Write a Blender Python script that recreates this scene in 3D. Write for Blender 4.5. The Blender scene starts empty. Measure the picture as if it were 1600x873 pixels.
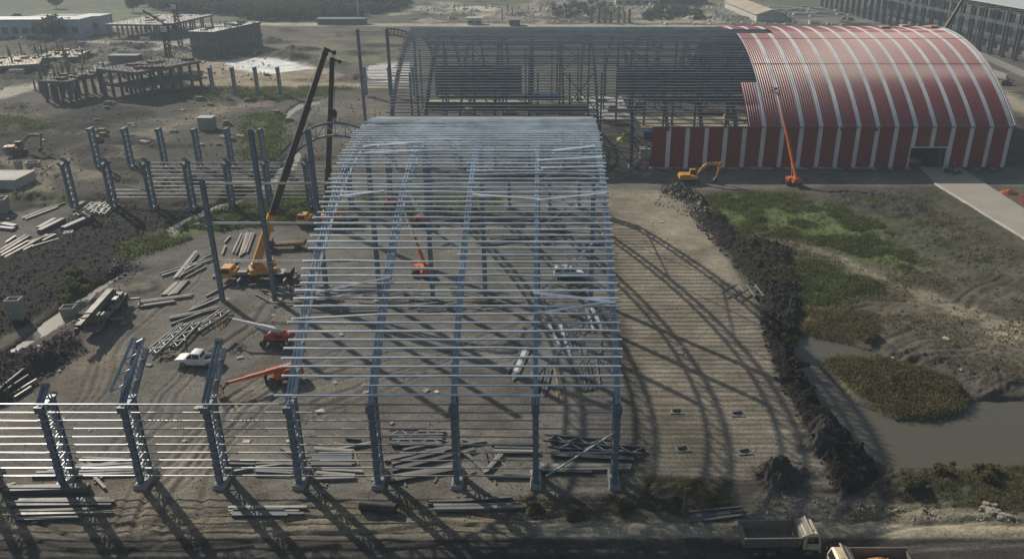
import bpy, math, random
import numpy as np
from mathutils import Vector, Matrix
R = math.radians
C = bpy.context.scene.collection
SC = bpy.context.scene
random.seed(7)

# ------------------------------------------------------------------ camera, sky, sun, exposure
CAM_H = 52.0; PITCH = R(23.53); FOC = 1263.0; PX, PY = 848.0, 436.5
cd = bpy.data.cameras.new('camera'); cam = bpy.data.objects.new('camera', cd); C.objects.link(cam)
cam.location = (0, 0, CAM_H); cam.rotation_euler = (math.pi/2 - PITCH, 0, 0)
cd.sensor_width = 36.0; cd.lens = FOC/1600*36.0; cd.shift_x = -48/1600; cd.clip_start = 0.5; cd.clip_end = 20000
SC.camera = cam
SH = (1.14, -1.22)                      # ground shadow cast by one metre of height
sun_dir = Vector((-SH[0], -SH[1], 1)).normalized()
elev = math.asin(sun_dir.z); azim = math.atan2(sun_dir.x, sun_dir.y)
w = bpy.data.worlds.new('World'); SC.world = w; w.use_nodes = True
nt = w.node_tree; nt.nodes.clear()
wo = nt.nodes.new('ShaderNodeOutputWorld'); bg = nt.nodes.new('ShaderNodeBackground'); sk = nt.nodes.new('ShaderNodeTexSky')
sk.sky_type = 'NISHITA'; sk.sun_disc = False; sk.sun_elevation = elev; sk.sun_rotation = azim
sk.air_density = 1.3; sk.dust_density = 2.0; sk.ozone_density = 1.2
bg.inputs['Strength'].default_value = 0.068
nt.links.new(sk.outputs[0], bg.inputs[0]); nt.links.new(bg.outputs[0], wo.inputs[0])
sd = bpy.data.lights.new('sun', 'SUN'); sd.energy = 5.0; sd.angle = R(0.55); sd.color = (1.0, 0.915, 0.78)
so = bpy.data.objects.new('sun', sd); C.objects.link(so); so.location = (-60, 80, 120)
so.rotation_euler = sun_dir.to_track_quat('Z', 'Y').to_euler()
SC.view_settings.view_transform = 'Standard'; SC.view_settings.look = 'None'
SC.view_settings.exposure = -0.28; SC.view_settings.gamma = 1
SC.render.engine = 'CYCLES'
SC.cycles.max_bounces = 5; SC.cycles.diffuse_bounces = 2; SC.cycles.glossy_bounces = 2; SC.cycles.volume_bounces = 0
SC.cycles.transparent_max_bounces = 8
HAZE = 0.00047

# ------------------------------------------------------------------ where a point of the photograph stands on the ground
cP, sP = math.cos(PITCH), math.sin(PITCH)
def gp(x, y, h=0.0):
    a = (x-PX)/FOC; b = -(y-PY)/FOC
    d = (a, cP + b*sP, -sP + b*cP); t = (h-CAM_H)/d[2]
    return (a*t, d[1]*t)
def at_depth(x, y, Y):                  # a point at a known distance Y: gives X and height
    a = (x-PX)/FOC; b = -(y-PY)/FOC
    d = (a, cP + b*sP, -sP + b*cP); t = Y/d[1]
    return (a*t, Y, CAM_H + d[2]*t)

# ------------------------------------------------------------------ materials
MATS = {}
def mat(name, col, rough=0.7, metal=0.0, var=0.25, scale=1.5, dirt=None, dirt_amt=0.4, bump=0.0, bscale=8.0, rnd=0.0, spec=None, stretch=None):
    m = bpy.data.materials.new(name); m.use_nodes = True; MATS[name] = m
    n = m.node_tree.nodes; l = m.node_tree.links
    b = n['Principled BSDF']; b.inputs['Roughness'].default_value = rough; b.inputs['Metallic'].default_value = metal
    if spec is not None: b.inputs['Specular IOR Level'].default_value = spec
    tc = n.new('ShaderNodeTexCoord'); mp = n.new('ShaderNodeMapping'); l.new(tc.outputs['Object'], mp.inputs[0])
    if stretch: mp.inputs['Scale'].default_value = stretch
    no = n.new('ShaderNodeTexNoise'); no.inputs['Scale'].default_value = scale; no.inputs['Detail'].default_value = 6
    no.inputs['Roughness'].default_value = 0.65; l.new(mp.outputs[0], no.inputs['Vector'])
    r = n.new('ShaderNodeMapRange'); r.inputs['From Min'].default_value = 0.3; r.inputs['From Max'].default_value = 0.7
    r.inputs['To Min'].default_value = 1-var; r.inputs['To Max'].default_value = 1+var; l.new(no.outputs[0], r.inputs[0])
    v = n.new('ShaderNodeVectorMath'); v.operation = 'SCALE'; v.inputs[0].default_value = col
    if rnd:
        oi = n.new('ShaderNodeObjectInfo'); rr = n.new('ShaderNodeMapRange'); rr.inputs['To Min'].default_value = 1-rnd; rr.inputs['To Max'].default_value = 1+rnd
        l.new(oi.outputs['Random'], rr.inputs[0]); mm = n.new('ShaderNodeMath'); mm.operation = 'MULTIPLY'
        l.new(rr.outputs[0], mm.inputs[0]); l.new(r.outputs[0], mm.inputs[1]); l.new(mm.outputs[0], v.inputs['Scale'])
    else: l.new(r.outputs[0], v.inputs['Scale'])
    out = v.outputs[0]
    if dirt:
        n2 = n.new('ShaderNodeTexNoise'); n2.inputs['Scale'].default_value = scale*0.6; n2.inputs['Detail'].default_value = 8; l.new(tc.outputs['Object'], n2.inputs['Vector'])
        r2 = n.new('ShaderNodeMapRange'); r2.inputs['From Min'].default_value = 0.45; r2.inputs['From Max'].default_value = 0.68; r2.inputs['To Max'].default_value = dirt_amt
        l.new(n2.outputs[0], r2.inputs[0]); mx = n.new('ShaderNodeMix'); mx.data_type = 'RGBA'
        l.new(r2.outputs[0], mx.inputs[0]); l.new(out, mx.inputs[6]); mx.inputs[7].default_value = (*dirt, 1); out = mx.outputs[2]
        rr2 = n.new('ShaderNodeMapRange'); rr2.inputs['To Min'].default_value = rough; rr2.inputs['To Max'].default_value = min(1, rough+0.4)
        l.new(r2.outputs[0], rr2.inputs[0]); l.new(rr2.outputs[0], b.inputs['Roughness'])
    l.new(out, b.inputs['Base Color'])
    if bump:
        nb = n.new('ShaderNodeTexNoise'); nb.inputs['Scale'].default_value = bscale; nb.inputs['Detail'].default_value = 6; l.new(tc.outputs['Object'], nb.inputs['Vector'])
        bp = n.new('ShaderNodeBump'); bp.inputs['Strength'].default_value = bump; bp.inputs['Distance'].default_value = 0.1
        l.new(nb.outputs[0], bp.inputs['Height']); l.new(bp.outputs[0], b.inputs['Normal'])
    return m
DUST = (0.23, 0.2, 0.155)
mat('rib_steel', (0.34, 0.45, 0.56), 0.4, 0.2, 0.15, 0.8, rnd=.1)
mat('painted_steel', (0.16, 0.22, 0.29), 0.42, 0.15, 0.2, 0.8, DUST, 0.25)
mat('dark_steel', (0.062, 0.082, 0.098), 0.55, 0.2, 0.2, 0.8, (0.1, 0.09, 0.08), 0.2)
mat('galvanised', (0.80, 0.89, 0.97), 0.3, 0.45, 0.25, 0.35, (0.25, 0.27, 0.3), 0.35, rnd=0.18)
mat('girt_steel', (0.52, 0.55, 0.58), 0.34, 0.75, 0.2, 0.4, DUST, 0.3, rnd=0.25)
mat('hazed_girt', (0.30, 0.36, 0.40), 0.4, 0.3, 0.2, 0.4, rnd=0.25)  # lighter blue-grey puts sky reflection and haze into the colour
mat('lacing', (0.42, 0.47, 0.52), 0.45, 0.4, 0.2, 1)
mat('stored_steel', (0.135, 0.130, 0.115), 0.6, 0.1, 0.25, 0.6, DUST, 0.6, rnd=0.35)
mat('stored_pale', (0.29, 0.28, 0.25), 0.5, 0.1, 0.25, 0.6, DUST, 0.5, rnd=0.25)
mat('stored_blue', (0.085, 0.10, 0.12), 0.55, 0.15, 0.2, 0.6, DUST, 0.5, rnd=0.3)
mat('timber', (0.24, 0.19, 0.12), 0.85, 0, 0.3, 2, rnd=0.3)
mat('concrete', (0.34, 0.33, 0.31), 0.85, 0, 0.2, 0.7, (0.2, 0.18, 0.15), 0.4, 0.3, 6)
mat('dark_concrete', (0.13, 0.13, 0.125), 0.9, 0, 0.3, 0.4, (0.08, 0.07, 0.06), 0.5, 0.3, 4)
mat('pale_concrete', (0.55, 0.53, 0.50), 0.8, 0, 0.2, 0.3, (0.35, 0.31, 0.26), 0.5)
mat('red_sheet', (0.29, 0.026, 0.026), 0.36, 0.0, 0.30, 1.1, (0.24, 0.11, 0.09), 0.25, stretch=(1, .06, .06), spec=.6)
mat('pale_sheet', (0.72, 0.74, 0.75), 0.4, 0.0, 0.12, 0.3, (0.4, 0.37, 0.33), 0.3)
mat('red_wall', (0.25, 0.022, 0.019), 0.5, 0, 0.16, 0.4, (0.16, 0.05, 0.04), 0.3)
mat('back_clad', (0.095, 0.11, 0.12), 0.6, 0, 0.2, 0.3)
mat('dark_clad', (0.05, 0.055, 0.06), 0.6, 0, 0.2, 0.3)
mat('yellow_paint', (0.72, 0.33, 0.045), 0.42, 0, 0.12, 1.5, DUST, 0.35)
mat('orange_paint', (0.66, 0.14, 0.03), 0.4, 0, 0.12, 1.5, DUST, 0.25)
mat('red_paint', (0.48, 0.05, 0.03), 0.38, 0, 0.12, 1.5, DUST, 0.2)
mat('white_paint', (0.82, 0.82, 0.81), 0.3, 0, 0.05, 1.5, DUST, 0.2)
mat('cream_paint', (0.66, 0.57, 0.41), 0.45, 0, 0.12, 1.5, DUST, 0.4)
mat('olive_paint', (0.13, 0.135, 0.115), 0.5, 0.1, 0.15, 1, DUST, 0.4)
mat('boom_dark', (0.045, 0.043, 0.037), 0.5, 0.2, 0.2, 1, DUST, 0.2)
mat('tyre', (0.03, 0.03, 0.03), 0.85, 0, 0.3, 4, DUST, 0.5)
mat('rim', (0.30, 0.30, 0.29), 0.5, 0.3, 0.2, 3, DUST, 0.4)
mat('black_metal', (0.035, 0.035, 0.037), 0.55, 0.2, 0.3, 2, DUST, 0.3)
mat('glass', (0.02, 0.028, 0.032), 0.08, 0, 0.1, 1)
mat('lamp_glass', (0.6, 0.6, 0.55), 0.15, 0, 0.05, 1)
mat('red_lamp', (0.4, 0.02, 0.02), 0.2, 0, 0.05, 1)
mat('skip_body', (0.19, 0.175, 0.15), 0.6, 0.1, 0.25, 1.2, DUST, 0.7)
mat('orange_soil', (0.46, 0.20, 0.05), 0.95, 0, 0.3, 2, None, 0, 0.6, 5)
mat('blue_tarp', (0.03, 0.12, 0.30), 0.6, 0, 0.2, 1)
mat('yellow_tarp', (0.55, 0.46, 0.05), 0.6, 0, 0.2, 1)
mat('rust', (0.16, 0.07, 0.045), 0.8, 0, 0.3, 1.5)
mat('skin', (0.35, 0.2, 0.13), 0.6); mat('cloth_dark', (0.04, 0.045, 0.06), 0.85); mat('cloth_blue', (0.06, 0.1, 0.2), 0.85)
mat('hi_vis', (0.7, 0.35, 0.05), 0.8); mat('hair', (0.015, 0.012, 0.01), 0.8); mat('helmet', (0.75, 0.74, 0.7), 0.4)
mat('leaf', (0.135, 0.158, 0.055), 0.8, 0, 0.45, 0.35); mat('dry_leaf', (0.175, 0.155, 0.075), 0.85, 0, 0.4, 0.35)
mat('far_leaf', (0.075, 0.10, 0.06), 0.85, 0, 0.4, 0.02); mat('bark', (0.09, 0.07, 0.05), 0.9)
mat('bright_steel', (0.80, 0.80, 0.79), 0.4, 0.2, 0.15, 0.6, rnd=.2); mat('hazed_orange', (0.26, 0.10, 0.06), 0.6)  # the excavator's orange is greyed to put distance haze into its colour
mat('clod', (0.044, 0.039, 0.034), 0.95, 0, 0.5, 0.8, (0.09, 0.08, 0.066), 0.3); mat('rock', (0.36, 0.33, 0.28), 0.9, 0, 0.3, 0.8)
mat('pale_scrap', (0.6, 0.55, 0.45), 0.8, 0, 0.15, 1)
mat('plaster_wall', (0.42, 0.50, 0.60), 0.8, 0, 0.1, 0.1); mat('grey_roof', (0.2, 0.21, 0.2), 0.7, 0, 0.2, 0.1)
mat('tan_roof', (0.48, 0.41, 0.29), 0.7, 0, 0.2, 0.1); mat('white_roof', (0.62, 0.66, 0.66), 0.6, 0, 0.1, 0.1)
mat('soil_clod', (0.12, 0.108, 0.088), 0.95, 0, 0.4, 0.8)
for k in ('leaf', 'dry_leaf', 'far_leaf'):            # thin leaves let some light through
    nt_ = MATS[k].node_tree; pb_ = nt_.nodes['Principled BSDF']; pb_.inputs['Specular IOR Level'].default_value = 0.2
    tl = nt_.nodes.new('ShaderNodeBsdfTranslucent'); ms = nt_.nodes.new('ShaderNodeMixShader'); ms.inputs[0].default_value = .45
    cs = pb_.inputs['Base Color'].links[0].from_socket; nt_.links.new(cs, tl.inputs[0]); nt_.links.new(pb_.outputs[0], ms.inputs[1]); nt_.links.new(tl.outputs[0], ms.inputs[2])
    nt_.links.new(ms.outputs[0], nt_.nodes['Material Output'].inputs[0])

for k in ('red_sheet',):
    pb_ = MATS[k].node_tree.nodes['Principled BSDF']; pb_.inputs['Coat Weight'].default_value = .15; pb_.inputs['Coat Roughness'].default_value = .3
    pb_.inputs['Roughness'].default_value = .44; pb_.inputs['Anisotropic'].default_value = .9; pb_.inputs['Anisotropic Rotation'].default_value = .25; pb_.inputs['Specular IOR Level'].default_value = 1.0
    for l_ in list(pb_.inputs['Roughness'].links): MATS[k].node_tree.links.remove(l_)
    tg = MATS[k].node_tree.nodes.new('ShaderNodeTangent'); tg.direction_type = 'RADIAL'; tg.axis = 'X'; MATS[k].node_tree.links.new(tg.outputs[0], pb_.inputs['Tangent'])
# ------------------------------------------------------------------ mesh helpers
class MB:
    def __init__(s): s.v = []; s.f = []; s.m = []
    def add(s, vs, fs, mi=0):
        o = len(s.v); s.v += [tuple(p) for p in vs]; s.f += [tuple(i+o for i in f) for f in fs]; s.m += [mi]*len(fs); return s
    def box(s, x0, x1, y0, y1, z0, z1, mi=0):
        return s.add([(x0,y0,z0),(x1,y0,z0),(x1,y1,z0),(x0,y1,z0),(x0,y0,z1),(x1,y0,z1),(x1,y1,z1),(x0,y1,z1)],
            [(0,3,2,1),(4,5,6,7),(0,1,5,4),(1,2,6,5),(2,3,7,6),(3,0,4,7)], mi)
    def prof(s, p0, p1, profile, up=(0,0,1), mi=0, scale1=1.0):     # a closed profile [(side, up)] run from p0 to p1
        p0 = Vector(p0); p1 = Vector(p1); d = (p1-p0).normalized(); u = Vector(up)
        if abs(d.dot(u)) > 0.995: u = Vector((0,1,0)) if abs(d.y) < .9 else Vector((1,0,0))
        sd_ = d.cross(u).normalized(); u = sd_.cross(d).normalized(); n = len(profile)
        vs = [p0 + sd_*a + u*b for a, b in profile] + [p1 + sd_*a*scale1 + u*b*scale1 for a, b in profile]
        fs = [(i, (i+1) % n, n+(i+1) % n, n+i) for i in range(n)]
        return s.add(vs, fs + [tuple(range(n))[::-1], tuple(range(n, 2*n))], mi)
    def bar(s, p0, p1, w, h=None, up=(0,0,1), mi=0, taper=1.0):
        h = w if h is None else h
        return s.prof(p0, p1, [(-w/2,-h/2),(w/2,-h/2),(w/2,h/2),(-w/2,h/2)], up, mi, taper)
    def ibeam(s, p0, p1, w, h, t=0.04, up=(0,0,1), mi=0):
        a, b, q = w/2, h/2, t/2
        return s.prof(p0, p1, [(-a,-b),(a,-b),(a,-b+t),(q,-b+t),(q,b-t),(a,b-t),(a,b),(-a,b),(-a,b-t),(-q,b-t),(-q,-b+t),(-a,-b+t)], up, mi)
    def cbeam(s, p0, p1, w, h, t=0.02, up=(0,0,1), mi=0):
        a, b = w/2, h/2
        return s.prof(p0, p1, [(-a,-b),(a,-b),(a,-b+t),(-a+t,-b+t),(-a+t,b-t),(a,b-t),(a,b),(-a,b)], up, mi)
    def tube(s, p0, p1, r, n=8, mi=0, taper=1.0):
        return s.prof(p0, p1, [(r*math.cos(2*math.pi*i/n), r*math.sin(2*math.pi*i/n)) for i in range(n)], (0,0,1), mi, taper)
    def side(s, profile, y0=None, y1=None, mi=0):       # outline [(x, z[, halfwidth])] in the x-z plane, spread sideways
        n = len(profile)
        if y0 is None: vs = [(p[0], -p[2], p[1]) for p in profile] + [(p[0], p[2], p[1]) for p in profile]
        else: vs = [(p[0], y0, p[1]) for p in profile] + [(p[0], y1, p[1]) for p in profile]
        return s.add(vs, [(i, (i+1) % n, n+(i+1) % n, n+i) for i in range(n)] + [tuple(range(n))[::-1], tuple(range(n, 2*n))], mi)
    def lathe(s, prof, cx, cy, cz, n=16, mi=0):         # [(y, r)] turned about an axis parallel to y
        k = len(prof); vs = []
        for i in range(n):
            a = 2*math.pi*i/n
            for y, r in prof: vs.append((cx + r*math.cos(a), cy + y, cz + r*math.sin(a)))
        fs = []
        for i in range(n):
            j = (i+1) % n
            for q in range(k-1): fs.append((i*k+q, j*k+q, j*k+q+1, i*k+q+1))
        return s.add(vs, fs, mi)
    def mesh(s, name, mats, smooth=None):
        me = bpy.data.meshes.new(name); me.from_pydata(s.v, [], s.f)
        for q in (mats if isinstance(mats, (list, tuple)) else [mats]): me.materials.append(MATS[q])
        if any(s.m): me.polygons.foreach_set('material_index', s.m)
        if smooth:
            me.polygons.foreach_set('use_smooth', [True]*len(me.polygons)); me.set_sharp_from_angle(angle=R(smooth))
        me.update(); return me
    def obj(s, name, mats, parent=None, loc=None, rz=0.0, smooth=None):
        return place(name, s.mesh(name, mats, smooth), parent, loc, rz)
def place(name, me, parent=None, loc=None, rz=0.0):
    o = bpy.data.objects.new(name, me); C.objects.link(o)
    if parent: o.parent = parent
    if loc is not None: o.location = loc
    if rz: o.rotation_euler.z = rz
    return o
def tag(o, label=None, cat=None, group=None, kind=None):
    if label: o['label'] = label
    if cat: o['category'] = cat
    if group: o['group'] = group
    if kind: o['kind'] = kind
    return o
def thing(name, label, cat, loc=(0,0,0), rz=0.0, group=None):
    return tag(place(name, None, None, loc, rz), label, cat, group)
def copy_tree(o, parent=None):
    c = o.copy(); C.objects.link(c)
    if parent: c.parent = parent
    for ch in list(o.children): copy_tree(ch, c)
    return c
ORD = ['first', 'second', 'third', 'fourth', 'fifth', 'sixth', 'seventh', 'eighth', 'ninth', 'tenth', 'eleventh', 'twelfth']

# ------------------------------------------------------------------ noise
def _hash(ix, iy, seed):
    h = (ix.astype(np.int64)*374761393 + iy.astype(np.int64)*668265263 + seed*974711) & 0x7fffffff
    h = ((h ^ (h >> 13))*1274126177) & 0x7fffffff
    return ((h ^ (h >> 16)) & 0xffff)/65535.0
def vnoise(x, y, seed=0):
    ix = np.floor(x); iy = np.floor(y); fx = x-ix; fy = y-iy
    fx = fx*fx*(3-2*fx); fy = fy*fy*(3-2*fy)
    a = _hash(ix, iy, seed); b = _hash(ix+1, iy, seed); c = _hash(ix, iy+1, seed); d = _hash(ix+1, iy+1, seed)
    return (a*(1-fx)+b*fx)*(1-fy) + (c*(1-fx)+d*fx)*fy
def fbm(x, y, seed=0, octv=5, gain=0.5):
    s = 0; amp = 1; tot = 0
    for o in range(octv):
        s = s + amp*vnoise(x, y, seed+o*17); tot += amp; amp *= gain
        x, y = x*1.93 + y*0.53 + 3.1, y*1.93 - x*0.53 + 7.7
    return s/tot
def ridged(x, y, seed=0, octv=4):
    s = 0; amp = 1; tot = 0
    for o in range(octv):
        s = s + amp*(1-np.abs(2*vnoise(x, y, seed+o*31)-1)); tot += amp; amp *= .55
        x, y = x*1.93 + y*0.53 + 3.1, y*1.93 - x*0.53 + 7.7
    return s/tot

# ------------------------------------------------------------------ the ground: one sheet, soil types laid out on it
def strip(pts, w):                     # a band of width w along a line of points
    L = []; Rr = []; n = len(pts)
    for i, (x, y) in enumerate(pts):
        a = pts[max(i-1, 0)]; b = pts[min(i+1, n-1)]; dx, dy = b[0]-a[0], b[1]-a[1]; q = math.hypot(dx, dy)
        ww = w[i] if isinstance(w, (list, tuple)) else w
        L.append((x-dy/q*ww/2, y+dx/q*ww/2)); Rr.append((x+dy/q*ww/2, y-dx/q*ww/2))
    return L + Rr[::-1]
def ell(cx, cy, rx, ry, n=14): return [(cx+rx*math.cos(2*math.pi*i/n), cy+ry*math.sin(2*math.pi*i/n)) for i in range(n)]
GREY = (.172, .162, .141); TAN = (.285, .25, .19); SOIL = (.120, .108, .086); BLACK = (.020, .018, .016); DARK = (.075, .068, .058)
GRASS = (.105, .135, .040); OLIVE = (.115, .112, .048); RUSTY = (.15, .105, .05); PALE = (.44, .40, .33); SAND = (.36, .295, .20); FIELD = (.118, .107, .078)
FGREEN = (.125, .15, .08); GLINT_WHITE = (.86, .86, .84)
POND = [(1236,528),(1262,520),(1330,535),(1372,548),(1340,556),(1290,562),(1282,572),(1335,625),(1400,652),(1450,652),(1505,640),(1520,622),(1600,622),(1700,640),(1700,740),(1600,722),(1500,730),(1400,728),(1340,700),(1290,640),(1245,570)]
STREAM = strip([(-40,585),(0,556),(45,528),(75,505),(105,487),(135,462),(165,441),(195,421)], [10,9,15,30,26,12,9,5])
STREAM2 = strip([(262,362),(300,338),(400,300),(437,270),(452,255),(470,236)], [10,8,5,9,14,5])
STREAM3 = strip([(440,222),(442,200),(452,175),(470,163),(500,158)], [5,5,7,6,3])
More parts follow.
